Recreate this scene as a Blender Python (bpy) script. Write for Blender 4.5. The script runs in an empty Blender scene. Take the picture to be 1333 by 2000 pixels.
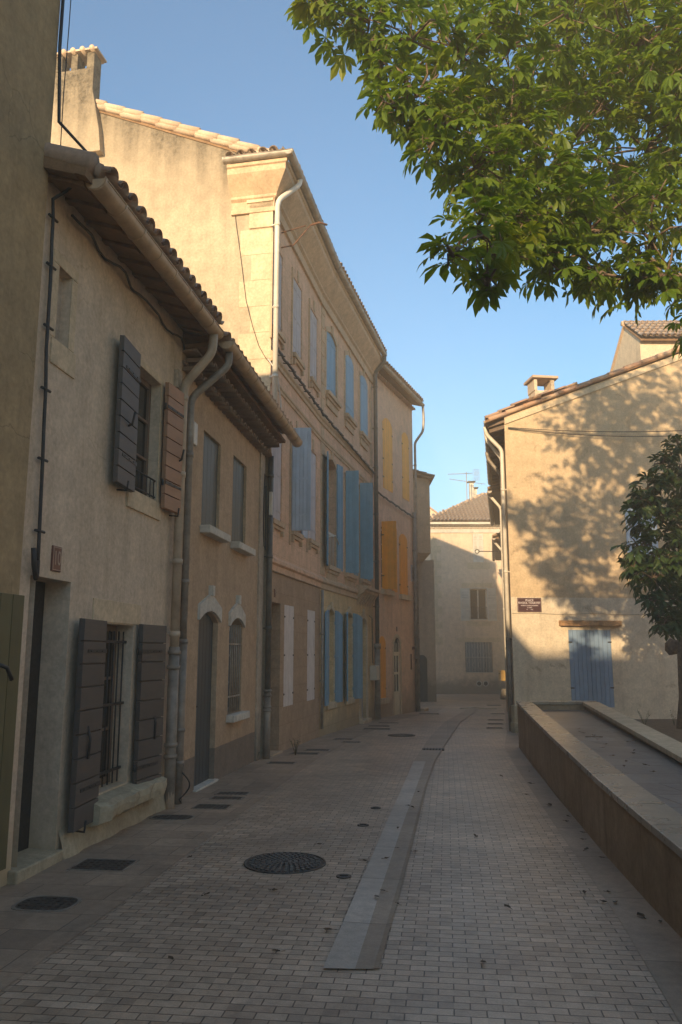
import bpy, bmesh, math, random
from mathutils import Vector, Matrix, noise
R = math.radians
rnd = random.Random(7)
sc = bpy.context.scene
col = sc.collection

# ---------------------------------------------------------------- camera, sky, sun, exposure
cd = bpy.data.cameras.new('camera'); cam = bpy.data.objects.new('camera', cd); col.objects.link(cam)
cam.location = (0, 0, 1.6); cam.rotation_euler = (R(100), 0, 0)
cd.sensor_fit = 'VERTICAL'; cd.sensor_height = 36; cd.sensor_width = 24; cd.lens = 28; cd.clip_end = 2000; cd.clip_start = .05
sc.camera = cam
SUN = Vector((-.34, -1, .24)).normalized()          # towards the sun: behind the camera, a little left, low
w = bpy.data.worlds.new('World'); sc.world = w; w.use_nodes = True
wn = w.node_tree; bg = wn.nodes['Background']
sky = wn.nodes.new('ShaderNodeTexSky'); sky.sky_type = 'NISHITA'; sky.sun_disc = False
sky.sun_elevation = math.asin(SUN.z); sky.sun_rotation = math.atan2(SUN.x, SUN.y)
sky.air_density = 1.1; sky.dust_density = .6; sky.ozone_density = 5.0; sky.altitude = 50
wb = wn.nodes.new('ShaderNodeMix'); wb.data_type = 'RGBA'; wb.blend_type = 'MULTIPLY'; wb.inputs[0].default_value = 1; wb.inputs[7].default_value = (.97, .93, .77, 1)   # the camera's warm white balance
wn.links.new(sky.outputs[0], wb.inputs[6]); wn.links.new(wb.outputs[2], bg.inputs[0]); bg.inputs[1].default_value = .13
sl = bpy.data.lights.new('sun', 'SUN'); so = bpy.data.objects.new('sun', sl); col.objects.link(so)
sl.energy = 3.3; sl.angle = R(.5); sl.color = (1, .75, .45)
so.rotation_euler = (-SUN).to_track_quat('-Z', 'Y').to_euler(); so.location = (-10, -20, 20)
vs = sc.view_settings; vs.view_transform = 'Standard'; vs.look = 'None'; vs.gamma = 1; vs.use_curve_mapping = False
vs.exposure = 1.5
sc.cycles.max_bounces = 10; sc.cycles.diffuse_bounces = 8; sc.cycles.transparent_max_bounces = 8

# ---------------------------------------------------------------- helpers
class MB:
    def __init__(s): s.v = []; s.f = []; s.sm = []
    def add(s, vs_, fs, smooth=False, M=None):
        o = len(s.v)
        s.v += [tuple(M @ Vector(p)) if M else tuple(p) for p in vs_]
        s.f += [tuple(i + o for i in f) for f in fs]; s.sm += [smooth] * len(fs)
        return s
    def box(s, x0, x1, y0, y1, z0, z1, M=None):
        return s.add([(x0,y0,z0),(x1,y0,z0),(x1,y1,z0),(x0,y1,z0),(x0,y0,z1),(x1,y0,z1),(x1,y1,z1),(x0,y1,z1)],
                     [(0,3,2,1),(4,5,6,7),(0,1,5,4),(1,2,6,5),(2,3,7,6),(3,0,4,7)], False, M)
    def poly(s, pts, M=None): return s.add(pts, [tuple(range(len(pts)))], False, M)
    def prism(s, a, b, smooth=False, M=None):      # two matching outlines joined
        n = len(a)
        fs = [tuple(range(n))[::-1], tuple(range(n, 2*n))] + [(i, (i+1) % n, n + (i+1) % n, n + i) for i in range(n)]
        return s.add(list(a) + list(b), fs, smooth, M)
    def tube(s, pts, r, n=8, smooth=True, caps=True, M=None):
        pts = [Vector(p) for p in pts]; rs = r if isinstance(r, (list, tuple)) else [r] * len(pts)
        vs_ = []; fs = []; up = None
        for i, p in enumerate(pts):
            t = (pts[min(i+1, len(pts)-1)] - pts[max(i-1, 0)])
            t = t.normalized() if t.length > 1e-9 else Vector((0,0,1))
            if up is None: up = Vector((0,0,1)) if abs(t.z) < .9 else Vector((1,0,0))
            a = t.cross(up)
            if a.length < 1e-4: a = t.orthogonal()
            a.normalize(); b = a.cross(t).normalized(); up = b
            for k in range(n):
                th = 2*math.pi*k/n
                vs_.append(p + (a*math.cos(th) + b*math.sin(th))*rs[i])
        for i in range(len(pts)-1):
            for k in range(n): fs.append((i*n+k, i*n+(k+1) % n, (i+1)*n+(k+1) % n, (i+1)*n+k))
        if caps: fs += [tuple(range(n)), tuple(range((len(pts)-1)*n, len(pts)*n))]
        return s.add(vs_, fs, smooth, M)
    def strip(s, rows, smooth=True, close=False, M=None):
        n = len(rows[0]); vs_ = [p for r in rows for p in r]; fs = []
        for i in range(len(rows)-1):
            for k in range(n if close else n-1):
                fs.append((i*n+k, i*n+(k+1) % n, (i+1)*n+(k+1) % n, (i+1)*n+k))
        return s.add(vs_, fs, smooth, M)
    def build(s, name, mat, parent=None, bevel=0, recalc=True):
        me = bpy.data.meshes.new(name); me.from_pydata(s.v, [], s.f)
        me.polygons.foreach_set('use_smooth', s.sm)
        if recalc:
            bm = bmesh.new(); bm.from_mesh(me); bmesh.ops.recalc_face_normals(bm, faces=bm.faces); bm.to_mesh(me); bm.free()
        me.materials.append(mat); me.update()
        o = bpy.data.objects.new(name, me); col.objects.link(o)
        if parent: o.parent = parent
        if bevel:
            m = o.modifiers.new('bevel', 'BEVEL'); m.width = bevel; m.segments = 2; m.limit_method = 'ANGLE'; m.angle_limit = R(40)
        return o

def tag(o, label=None, cat=None, group=None, kind=None):
    if label: o['label'] = label
    if cat: o['category'] = cat
    if group: o['group'] = group
    if kind: o['kind'] = kind
    return o
def empty(name, loc, rz=0, label=None, cat=None, group=None):
    o = bpy.data.objects.new(name, None); col.objects.link(o); o.location = loc; o.rotation_euler = (0, 0, rz)
    o.empty_display_size = .2
    return tag(o, label, cat, group)
def gz(y): return .1 - .0155*max(-12, min(60, y))
def frame(name, P0, P1, label, cat='house', group=None):
    dx, dy = P1[0]-P0[0], P1[1]-P0[1]
    o = empty(name, (P0[0], P0[1], 0), math.atan2(dy, dx), label, cat, group)
    o['L'] = math.hypot(dx, dy)
    L = o['L']; del o['L']
    return o, L

# ---------------------------------------------------------------- materials
def mk(name):
    m = bpy.data.materials.new(name); m.use_nodes = True; nt = m.node_tree
    return m, nt, nt.nodes['Principled BSDF']
def nd(nt, t, **kw):
    n = nt.nodes.new(t)
    for k, v in kw.items():
        if k in n.inputs: n.inputs[k].default_value = v
        else: setattr(n, k, v)
    return n
def ramp(nt, fac, stops):
    r = nt.nodes.new('ShaderNodeValToRGB'); e = r.color_ramp.elements
    e[0].position, e[0].color = stops[0][0], (*[stops[0][1]]*3, 1)
    e[1].position, e[1].color = stops[-1][0], (*[stops[-1][1]]*3, 1)
    for p, c in stops[1:-1]:
        x = e.new(p); x.color = (c, c, c, 1)
    nt.links.new(fac, r.inputs[0]); return r.outputs[0]
def mix(nt, fac, a, b, mode='MIX'):
    m = nt.nodes.new('ShaderNodeMix'); m.data_type = 'RGBA'; m.blend_type = mode
    for s_, v in ((m.inputs[0], fac), (m.inputs[6], a), (m.inputs[7], b)):
        if hasattr(v, 'is_linked') or hasattr(v, 'links'): nt.links.new(v, s_)
        elif isinstance(v, (int, float)): s_.default_value = v
        else: s_.default_value = (*v, 1)
    return m.outputs[2]
def mth(nt, op, a, b=None, clamp=False):
    m = nt.nodes.new('ShaderNodeMath'); m.operation = op; m.use_clamp = clamp
    for i, v in enumerate((a, b)):
        if v is None: continue
        if hasattr(v, 'links'): nt.links.new(v, m.inputs[i])
        else: m.inputs[i].default_value = v
    return m.outputs[0]
def coords(nt, scale=(1,1,1), rot=0, loc=(0,0,0)):
    tc = nt.nodes.new('ShaderNodeTexCoord'); mp = nt.nodes.new('ShaderNodeMapping')
    mp.inputs['Scale'].default_value = scale; mp.inputs['Rotation'].default_value = (0, 0, rot); mp.inputs['Location'].default_value = loc
    nt.links.new(tc.outputs['Object'], mp.inputs[0]); return mp.outputs[0]
def nz(nt, vec, scale, detail=4, rough=.55, dist=0):
    n = nd(nt, 'ShaderNodeTexNoise', Scale=scale, Detail=detail, Roughness=rough, Distortion=dist)
    nt.links.new(vec, n.inputs['Vector']); return n.outputs[0]
def bump(nt, b, h, strength=.3, dist=.01):
    bp = nd(nt, 'ShaderNodeBump', Strength=strength, Distance=dist); nt.links.new(h, bp.inputs['Height'])
    nt.links.new(bp.outputs[0], b.inputs['Normal']); return bp

def plaster(name, base, stain, streak=(.2,.15,.1), amt=.55, lower=None, lower_z=0, rough=.9, bumps=.35, foot=None, foot_z=.3, patch=None, ashlar=None, topstain=None, ash=(.75,.33,0)):
    m, nt, b = mk(name); v = coords(nt)
    big = ramp(nt, nz(nt, v, .9, 6, .6, .4), [(.35, 0), (.7, 1)])
    c = mix(nt, mth(nt, 'MULTIPLY', big, amt), base, stain)
    if lower or foot or topstain:
        sep = nt.nodes.new('ShaderNodeSeparateXYZ'); nt.links.new(v, sep.inputs[0])
        zz = mth(nt, 'ADD', sep.outputs[2], mth(nt, 'MULTIPLY', mth(nt, 'SUBTRACT', nz(nt, v, 2.5, 5), .5), .02 if lower else .0))
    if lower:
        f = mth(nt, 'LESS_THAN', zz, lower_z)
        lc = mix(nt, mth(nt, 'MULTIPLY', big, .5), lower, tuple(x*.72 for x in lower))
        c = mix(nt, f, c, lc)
    st = ramp(nt, nz(nt, coords(nt, (3.2, 3.2, .28)), 1.6, 6, .6), [(.5, 0), (.78, 1)])
    c = mix(nt, mth(nt, 'MULTIPLY', st, .42), c, streak)
    sp = ramp(nt, nz(nt, v, 22, 5, .7), [(.35, .82), (.65, 1.08)])
    c = mix(nt, 1.0, c, sp, 'MULTIPLY')
    md = ramp(nt, nz(nt, v, 4.5, 6, .65), [(.3, .80), (.7, 1.10)])
    c = mix(nt, 1.0, c, md, 'MULTIPLY')
    if topstain:        # lichen and soot below a coping that follows slope: (z at s=0, slope per metre, axis)
        z0, sl_, fall, cst = topstain
        yy = mth(nt, 'ADD', mth(nt, 'MULTIPLY', sep.outputs[1], sl_), z0)
        d = mth(nt, 'SUBTRACT', yy, sep.outputs[2])
        e = mth(nt, 'ADD', d, mth(nt, 'MULTIPLY', mth(nt, 'SUBTRACT', nz(nt, coords(nt, (2.6, 2.6, .2)), 1.5, 5), .5), 2.2))
        f = ramp(nt, mth(nt, 'DIVIDE', e, fall), [(0, 1), (.45, .35), (1, 0)])
        f = mth(nt, 'MULTIPLY', f, ramp(nt, nz(nt, v, 9, 6, .8), [(.3, .35), (.7, 1)]))
        c = mix(nt, mth(nt, 'MULTIPLY', f, 1.15, True), c, cst)
    if foot:
        zn = mth(nt, 'ADD', sep.outputs[2], mth(nt, 'MULTIPLY', mth(nt, 'SUBTRACT', nz(nt, v, 3.2, 6, .6), .5), .9))
        f = ramp(nt, mth(nt, 'SUBTRACT', zn, foot_z - .5), [(.25, 1), (.75, 0)])
        c = mix(nt, mth(nt, 'MULTIPLY', f, .8), c, foot)
    if patch:           # (colour, scale, low, high) bare or lichened patches
        pc, ps, lo, hi = patch
        f = ramp(nt, nz(nt, v, ps, 9, .72, .5), [(lo, 0), (hi, 1)])
        c = mix(nt, f, c, pc)
    # hairline cracks: distorted voronoi edges kept only in patches
    wv = nt.nodes.new('ShaderNodeVectorMath'); wv.operation = 'MULTIPLY_ADD'; ns = nd(nt, 'ShaderNodeTexNoise', Scale=2.2, Detail=6.0); nt.links.new(v, ns.inputs['Vector'])
    nt.links.new(ns.outputs[1], wv.inputs[0]); wv.inputs[1].default_value = (.55,.55,.55); nt.links.new(v, wv.inputs[2])
    vo = nd(nt, 'ShaderNodeTexVoronoi', Scale=.85); vo.feature = 'DISTANCE_TO_EDGE'; nt.links.new(wv.outputs[0], vo.inputs['Vector'])
    cr = mth(nt, 'MULTIPLY', ramp(nt, vo.outputs[0], [(0, 1), (.007, 0)]), ramp(nt, nz(nt, v, .7, 3), [(.52, 0), (.6, 1)]))
    c = mix(nt, mth(nt, 'MULTIPLY', cr, .55), c, streak)
    # old repairs: a few blotches of a slightly different mix
    vr = nd(nt, 'ShaderNodeTexVoronoi', Scale=.75); nt.links.new(wv.outputs[0], vr.inputs['Vector'])
    rp = ramp(nt, vr.outputs[1], [(.0, .88), (.35, 1), (1, 1.06)])
    c = mix(nt, .8, c, rp, 'MULTIPLY')
    h = mth(nt, 'ADD', mth(nt, 'MULTIPLY', nz(nt, v, 30, 6, .7), .5), nz(nt, v, 3, 4))
    h = mth(nt, 'SUBTRACT', h, mth(nt, 'MULTIPLY', cr, .5))
    if ashlar:
        sw = nd(nt, 'ShaderNodeCombineXYZ'); s2 = nt.nodes.new('ShaderNodeSeparateXYZ'); nt.links.new(v, s2.inputs[0])
        nt.links.new(s2.outputs[ash[2]], sw.inputs[0]); nt.links.new(s2.outputs[2], sw.inputs[1])
        bt = nd(nt, 'ShaderNodeTexBrick', Scale=1.0); bt.inputs['Brick Width'].default_value = ash[0]; bt.inputs['Row Height'].default_value = ash[1]; bt.offset = .5 if ash[1] < 1 else 0
        bt.inputs['Mortar Size'].default_value = .006; bt.inputs['Mortar Smooth'].default_value = .3; nt.links.new(sw.outputs[0], bt.inputs['Vector'])
        bt.inputs['Color1'].default_value = (1,1,1,1); bt.inputs['Color2'].default_value = (.86,.84,.8,1); bt.inputs['Mortar'].default_value = (.62,.56,.5,1)
        c = mix(nt, ashlar, c, mix(nt, 1.0, c, bt.outputs[0], 'MULTIPLY'))
        h = mth(nt, 'SUBTRACT', h, mth(nt, 'MULTIPLY', bt.outputs[1], .8))
    nt.links.new(c, b.inputs['Base Color']); b.inputs['Roughness'].default_value = rough
    b.inputs['Specular IOR Level'].default_value = .25
    bump(nt, b, h, bumps, .012)
    return m

def paint(name, base, worn, amt=.5, rough=.55, grain=(1,1,1)):
    m, nt, b = mk(name)
    g = nt.nodes.new('ShaderNodeNewGeometry')
    v = coords(nt, (18*grain[0], 18*grain[1], 1.1*grain[2]))
    f = ramp(nt, nz(nt, v, 1.3, 6, .65), [(.45, 0), (.72, 1)])
    c = mix(nt, mth(nt, 'MULTIPLY', f, amt), base, worn)
    isl = ramp(nt, g.outputs['Random Per Island'], [(0, .84), (1, 1.1)])
    c = mix(nt, 1.0, c, isl, 'MULTIPLY')
    c = mix(nt, 1.0, c, ramp(nt, nz(nt, coords(nt), 5, 5, .6), [(.3, .86), (.7, 1.06)]), 'MULTIPLY')
    nt.links.new(c, b.inputs['Base Color']); b.inputs['Roughness'].default_value = rough
    bump(nt, b, nz(nt, v, 2.2, 5, .6), .25, .004)
    return m

def plain(name, base, rough=.6, metal=0, var=.12, bs=.15, scale=8):
    m, nt, b = mk(name); v = coords(nt)
    c = mix(nt, 1.0, base, ramp(nt, nz(nt, v, scale, 6, .65), [(.3, 1-var*1.6), (.7, 1+var)]), 'MULTIPLY')
    nt.links.new(c, b.inputs['Base Color']); b.inputs['Roughness'].default_value = rough; b.inputs['Metallic'].default_value = metal
    if bs: bump(nt, b, nz(nt, v, scale*3, 5), bs, .006)
    return m

def tile_mat(name, a, b_, lich=(.30,.27,.2), la=.5):
    m, nt, b = mk(name); g = nt.nodes.new('ShaderNodeNewGeometry'); v = coords(nt)
    c = mix(nt, g.outputs['Random Per Island'], a, b_)
    f = ramp(nt, nz(nt, v, 6, 8, .7), [(.42, 0), (.66, 1)])
    c = mix(nt, mth(nt, 'MULTIPLY', f, la), c, lich)
    c = mix(nt, 1.0, c, ramp(nt, nz(nt, v, 30, 4, .7), [(.3, .8), (.7, 1.1)]), 'MULTIPLY')
    nt.links.new(c, b.inputs['Base Color']); b.inputs['Roughness'].default_value = .85
    bump(nt, b, nz(nt, v, 40, 5), .35, .006)
    return m

def paving(name, bw, rh, mortar, c1, c2, mc, rot, rough=(.38,.62), offset=.5, stain=(.12,.1,.085), bstr=.9, sat=.5):
    m, nt, b = mk(name); v = coords(nt, (1,1,1), rot)
    wn_ = nd(nt, 'ShaderNodeTexNoise', Scale=9.0, Detail=2.0); nt.links.new(v, wn_.inputs['Vector'])
    vm = nt.nodes.new('ShaderNodeVectorMath'); vm.operation = 'SUBTRACT'; nt.links.new(wn_.outputs[1], vm.inputs[0]); vm.inputs[1].default_value = (.5,.5,.5)
    v2 = nt.nodes.new('ShaderNodeVectorMath'); v2.operation = 'SCALE'; nt.links.new(vm.outputs[0], v2.inputs[0]); v2.inputs['Scale'].default_value = .006
    v3 = nt.nodes.new('ShaderNodeVectorMath'); v3.operation = 'ADD'; nt.links.new(v, v3.inputs[0]); nt.links.new(v2.outputs[0], v3.inputs[1])
    bt = nd(nt, 'ShaderNodeTexBrick', Scale=1.0); bt.offset = offset
    for k, val in (('Brick Width', bw), ('Row Height', rh), ('Mortar Size', mortar), ('Mortar Smooth', .35), ('Bias', -.1)): bt.inputs[k].default_value = val
    bt.inputs['Color1'].default_value = (*c1, 1); bt.inputs['Color2'].default_value = (*c2, 1); bt.inputs['Mortar'].default_value = (*mc, 1)
    nt.links.new(v3.outputs[0], bt.inputs['Vector'])
    # a few stones replaced or dirtier: coarse noise snapped to the courses
    sn_ = nt.nodes.new('ShaderNodeVectorMath'); sn_.operation = 'SNAP'; nt.links.new(v3.outputs[0], sn_.inputs[0]); sn_.inputs[1].default_value = (bw*.5, rh, 1)
    wh = nt.nodes.new('ShaderNodeTexWhiteNoise'); nt.links.new(sn_.outputs[0], wh.inputs[0])
    c = mix(nt, 1.0, bt.outputs[0], ramp(nt, wh.outputs[0], [(0, .72), (.12, .93), (.9, 1.05), (1, 1.16)]), 'MULTIPLY')
    c = mix(nt, 1.0, c, ramp(nt, nz(nt, coords(nt, (.5, 1.6, 1), rot), .8, 5, .6), [(.3, .80), (.7, 1.12)]), 'MULTIPLY')
    c = mix(nt, 1.0, c, ramp(nt, nz(nt, v, 2.3, 7, .75, 1.0), [(.25, .62), (.42, 1), (.8, 1.06)]), 'MULTIPLY')
    f = ramp(nt, nz(nt, v, .55, 6, .62, .5), [(.4, 0), (.72, 1)])
    c = mix(nt, mth(nt, 'MULTIPLY', f, sat), c, stain)
    c = mix(nt, 1.0, c, ramp(nt, nz(nt, v, 14, 6, .7), [(.3, .78), (.7, 1.12)]), 'MULTIPLY')
    c = mix(nt, 1.0, c, ramp(nt, nz(nt, v, 110, 3, .7), [(.3, .82), (.7, 1.1)]), 'MULTIPLY')
    nt.links.new(c, b.inputs['Base Color'])
    rr = nd(nt, 'ShaderNodeMapRange'); rr.inputs[3].default_value = rough[0]; rr.inputs[4].default_value = rough[1]
    nt.links.new(nz(nt, v, 5, 6, .7), rr.inputs[0]); nt.links.new(rr.outputs[0], b.inputs['Roughness'])
    h = mth(nt, 'SUBTRACT', mth(nt, 'ADD', mth(nt, 'MULTIPLY', nz(nt, v, 60, 5, .7), .22), mth(nt, 'MULTIPLY', nz(nt, v, 7, 3), .5)), bt.outputs[1])
    bump(nt, b, h, bstr, .006)
    return m

def leaf_mat(name, a, b_, yellow, trans=.35):
    m, nt, b = mk(name); g = nt.nodes.new('ShaderNodeNewGeometry')
    c = mix(nt, g.outputs['Random Per Island'], a, b_)
    f = ramp(nt, nz(nt, coords(nt), 1.3, 3), [(.5, 0), (.75, 1)])
    c = mix(nt, mth(nt, 'MULTIPLY', f, .45), c, yellow)
    nt.links.new(c, b.inputs['Base Color']); b.inputs['Roughness'].default_value = .5
    t = nt.nodes.new('ShaderNodeBsdfTranslucent'); ms = nt.nodes.new('ShaderNodeMixShader'); ms.inputs[0].default_value = trans
    tc = mix(nt, 1.0, c, (1.6, 1.5, .5), 'MULTIPLY'); nt.links.new(tc, t.inputs[0])
    out = nt.nodes['Material Output']; nt.links.new(b.outputs[0], ms.inputs[1]); nt.links.new(t.outputs[0], ms.inputs[2]); nt.links.new(ms.outputs[0], out.inputs[0])
    return m

M = {}
M['near'] = plaster('ochre render', (.42,.30,.16), (.30,.22,.125), (.13,.10,.06), .6, foot=(.07,.065,.055), foot_z=.45)
M['h1'] = plaster('pale grey render', (.66,.525,.385), (.53,.41,.285), (.34,.25,.155), .6, foot=(.46,.36,.21), foot_z=.25)
M['h2'] = plaster('brown render', (.53,.37,.235), (.43,.30,.19), (.28,.2,.13), .5, lower=(.26,.20,.15), lower_z=.36)
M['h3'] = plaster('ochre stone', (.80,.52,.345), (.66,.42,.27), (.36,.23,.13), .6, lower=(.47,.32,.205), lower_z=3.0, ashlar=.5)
M['h3g'] = plaster('cream gable render', (.50,.40,.275), (.43,.34,.23), (.29,.22,.15), .55, topstain=(10.80,.437,2.1,(.055,.045,.03)))
M['h4'] = plaster('ochre stone four', (.80,.52,.335), (.66,.42,.265), (.34,.22,.12), .6, lower=(.74,.53,.28), lower_z=3.0, ashlar=.6, foot=(.36,.27,.17), foot_z=.2)
M['h5'] = plaster('orange render', (.80,.55,.38), (.70,.46,.31), (.42,.27,.16), .7, foot=(.34,.25,.17), foot_z=.25, patch=((.46,.35,.25),.8,.52,.7))
M['grey'] = plaster('grey render', (.50,.41,.31), (.42,.34,.26), (.26,.2,.15), .5, foot=(.17,.15,.12), foot_z=.4)
M['end'] = plaster('pink cream render', (.74,.57,.41), (.66,.50,.36), (.46,.34,.24), .45, foot=(.20,.165,.13), foot_z=.15, patch=((.5,.4,.3),1.4,.62,.7))
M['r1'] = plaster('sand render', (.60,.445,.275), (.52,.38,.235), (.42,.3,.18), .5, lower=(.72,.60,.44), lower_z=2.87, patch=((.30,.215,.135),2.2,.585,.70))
M['r2'] = plaster('cream render', (.66,.54,.38), (.56,.46,.33), (.4,.3,.2), .5)
M['stone'] = plaster('cut stone', (.62,.44,.28), (.50,.35,.22), (.25,.2,.14), .5, bumps=.3)
M['pale'] = plaster('pale stone', (.64,.50,.33), (.56,.43,.28), (.4,.3,.2), .4, bumps=.15)
M['white'] = plaster('white stone', (.64,.58,.49), (.54,.49,.41), (.34,.3,.24), .4, bumps=.15)
M['rough'] = plaster('rough limestone', (.50,.42,.28), (.36,.29,.19), (.2,.16,.1), .6, bumps=1.0)
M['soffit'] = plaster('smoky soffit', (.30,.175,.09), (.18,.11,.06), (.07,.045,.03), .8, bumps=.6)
M['wood'] = paint('weathered wood', (.18,.12,.08), (.10,.075,.055), .6, .8)
M['beam'] = plain('orange brown beam', (.42,.23,.10), .75, 0, .3, .5, 12)
M['sh1'] = paint('slate grey paint', (.080,.068,.060), (.13,.095,.07), .6, .6, (.06,1,16))
M['sh1b'] = paint('warm lit slate paint', (.40,.21,.115), (.28,.16,.10), .6, .65, (.06,1,16))  # slate leaf with warm reflected sunlight put into its base colour
M['green'] = paint('olive green paint', (.125,.11,.045), (.09,.08,.045), .5, .6)
M['petrol'] = paint('dark green blue paint', (.075,.088,.082), (.06,.07,.068), .5, .5)
M['door2'] = paint('dark slate door', (.052,.062,.068), (.045,.05,.055), .5, .5)
M['lav'] = paint('lavender paint', (.52,.47,.48), (.60,.56,.55), .5, .6)
M['lblue'] = paint('light blue paint', (.44,.52,.62), (.52,.56,.62), .45, .6)
M['weath'] = paint('weathered white paint', (.50,.46,.46), (.32,.24,.2), .75, .75)
M['whitep'] = paint('flaking white paint', (.66,.58,.53), (.36,.28,.22), .5, .7)
M['blue'] = paint('blue paint', (.16,.31,.43), (.22,.35,.45), .45, .55)
M['blue2'] = paint('grey blue paint', (.18,.32,.41), (.25,.37,.43), .45, .55)
M['orange'] = paint('orange paint', (.88,.34,.006), (.88,.40,.03), .4, .5)
M['yellow'] = paint('yellow ochre paint', (.90,.40,.008), (.88,.42,.03), .4, .6)
M['dblue'] = paint('sky blue paint', (.19,.27,.38), (.24,.32,.42), .45, .6)
M['louv'] = paint('pale louvre paint', (.62,.58,.50), (.52,.48,.42), .4, .6)
M['greyblue'] = paint('pale grey blue paint', (.20,.23,.25), (.27,.28,.28), .5, .6)
M['cream'] = paint('cream paint', (.78,.66,.46), (.5,.42,.3), .3, .5)
M['glass'] = plain('dark glass', (.022,.022,.022), .12, 0, .2, 0)
M['glass'].node_tree.nodes['Principled BSDF'].inputs['Specular IOR Level'].default_value = .6
M['black'] = plain('dark interior', (.008,.008,.008), .9, 0, 0, 0)
M['iron'] = plain('dark iron', (.035,.033,.032), .55, .3, .3, .3, 30)
M['cast'] = plain('cast iron cover', (.065,.055,.047), .5, .25, .5, .4, 22)
M['rust'] = plain('rusty iron', (.16,.07,.035), .8, .1, .4, .3, 30)
M['zinc'] = plain('dull zinc', (.34,.29,.235), .5, .15, .3, .1, 5)
M['bgut'] = plain('beige gutter', (.48,.33,.20), .5, .05, .2, .1, 5)
M['bpipe'] = plain('beige pipe', (.46,.35,.245), .5, 0, .22, .1, 4)
M['gpipe'] = plain('grey pipe', (.26,.215,.17), .5, .1, .3, .15, 6)
M['dpipe'] = plain('dark grey pipe', (.12,.105,.085), .45, .1, .3, .15, 6)
M['cpipe'] = plain('cream pipe', (.62,.56,.47), .45, 0, .12, .05, 4)
M['cable'] = plain('black cable', (.03,.027,.025), .6, 0, .3, .1, 20)
M['wcable'] = plain('white cable', (.62,.55,.47), .5, 0, .1, 0)
M['plastic'] = plain('ivory plastic', (.55,.48,.38), .45, 0, .08, 0)
M['tile'] = tile_mat('roman tiles', (.42,.22,.13), (.56,.36,.23))
M['tile2'] = tile_mat('old pale tiles', (.52,.35,.23), (.62,.46,.32), (.34,.27,.2), .5)
M['tile3'] = tile_mat('dusty tiles', (.30,.19,.125), (.38,.27,.19), (.2,.17,.13), .5)
M['plate'] = plain('maroon enamel', (.075,.035,.035), .35, 0, .15, .05)
M['letter'] = plain('faded white lettering', (.55,.47,.45), .6, 0, .1, 0)
M['enamel'] = plain('terracotta plate', (.17,.065,.04), .5, 0, .15, .05)
M['mail'] = plain('yellow post box paint', (.55,.34,.10), .5, 0, .15, .05)
M['brick'] = paving('running bond setts', .143, .072, .0036, (.50,.355,.24), (.66,.49,.345), (.14,.10,.072), R(7.4), (.28,.56))
M['slab'] = paving('wide stone slabs', .56, .31, .004, (.42,.29,.19), (.48,.34,.23), (.14,.10,.07), R(7.4), (.42,.66), .5, sat=.55, bstr=.5)
M['border'] = paving('border slabs', 3.0, 1.15, .004, (.42,.30,.20), (.47,.34,.235), (.11,.085,.065), R(7.4), (.4,.62), 0, sat=.5, bstr=.4)
M['chan1'] = paving('pale channel stones', 3.0, 1.0, .004, (.48,.40,.32), (.54,.45,.36), (.12,.10,.08), R(7.4), (.38,.55), 0, sat=.35, bstr=.35)
M['chan2'] = paving('dark channel stones', 3.0, 1.0, .004, (.36,.26,.175), (.40,.295,.205), (.12,.09,.06), R(7.4), (.4,.6), 0, sat=.4, bstr=.35)
M['ground'] = plain('worn paving', (.42,.32,.23), .8, 0, .25, .4, 3)
M['soil'] = plain('dry soil', (.12,.09,.06), .95, 0, .4, 1.0, 9)
M['cap'] = paving('worn coping slabs', 4.0, .62, .008, (.33,.27,.20), (.40,.325,.245), (.10,.08,.06), R(-8), (.16,.42), 0, sat=.3, bstr=1.2)
M['wallside'] = plaster('brown wall facing', (.44,.32,.21), (.31,.22,.14), (.18,.125,.08), .8, bumps=.6, ashlar=1.0, ash=(1.15,6.0,1), foot=(.16,.12,.085), foot_z=-1.0)
M['slate'] = paving('grey flagstones', .8, .5, .008, (.17,.155,.145), (.21,.19,.175), (.09,.08,.075), R(-8), (.3,.5), .4, sat=.5, bstr=1.6)
M['leaf'] = leaf_mat('chestnut leaf', (.085,.150,.014), (.15,.215,.016), (.32,.28,.025), .5)
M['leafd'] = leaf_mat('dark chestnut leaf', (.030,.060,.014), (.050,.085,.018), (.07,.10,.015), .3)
M['bark'] = plain('bark', (.17,.115,.075), .9, 0, .4, 1.0, 14)
M['dry'] = plain('dry leaf', (.10,.06,.03), .8, 0, .4, .2, 30)
M['weed'] = plain('weed green', (.06,.075,.03), .8, 0, .4, .2, 30)

# ---------------------------------------------------------------- architecture builders (local frame: x along the facade, y into the building, z up)
def arcpts(s0, s1, zt, a, n=10):       # segmental arch from (s0,zt-a) over the crown at zt to (s1,zt-a)
    w_ = (s1-s0)/2; 
    if a <= 1e-6: return [(s0, zt), (s1, zt)]
    r = (w_*w_ + a*a)/(2*a); cx = (s0+s1)/2; cz = zt - r; t = math.asin(min(1, w_/r))
    if a > w_: t = math.pi - t
    return [(cx + r*math.sin(-t + 2*t*i/n), cz + r*math.cos(-t + 2*t*i/n)) for i in range(n+1)]
def arcz(s, s0, s1, zt, a):
    if a <= 1e-6: return zt
    w_ = (s1-s0)/2; r = (w_*w_ + a*a)/(2*a); cx = (s0+s1)/2
    return zt - r + math.sqrt(max(0, r*r - (s-cx)**2))

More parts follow.
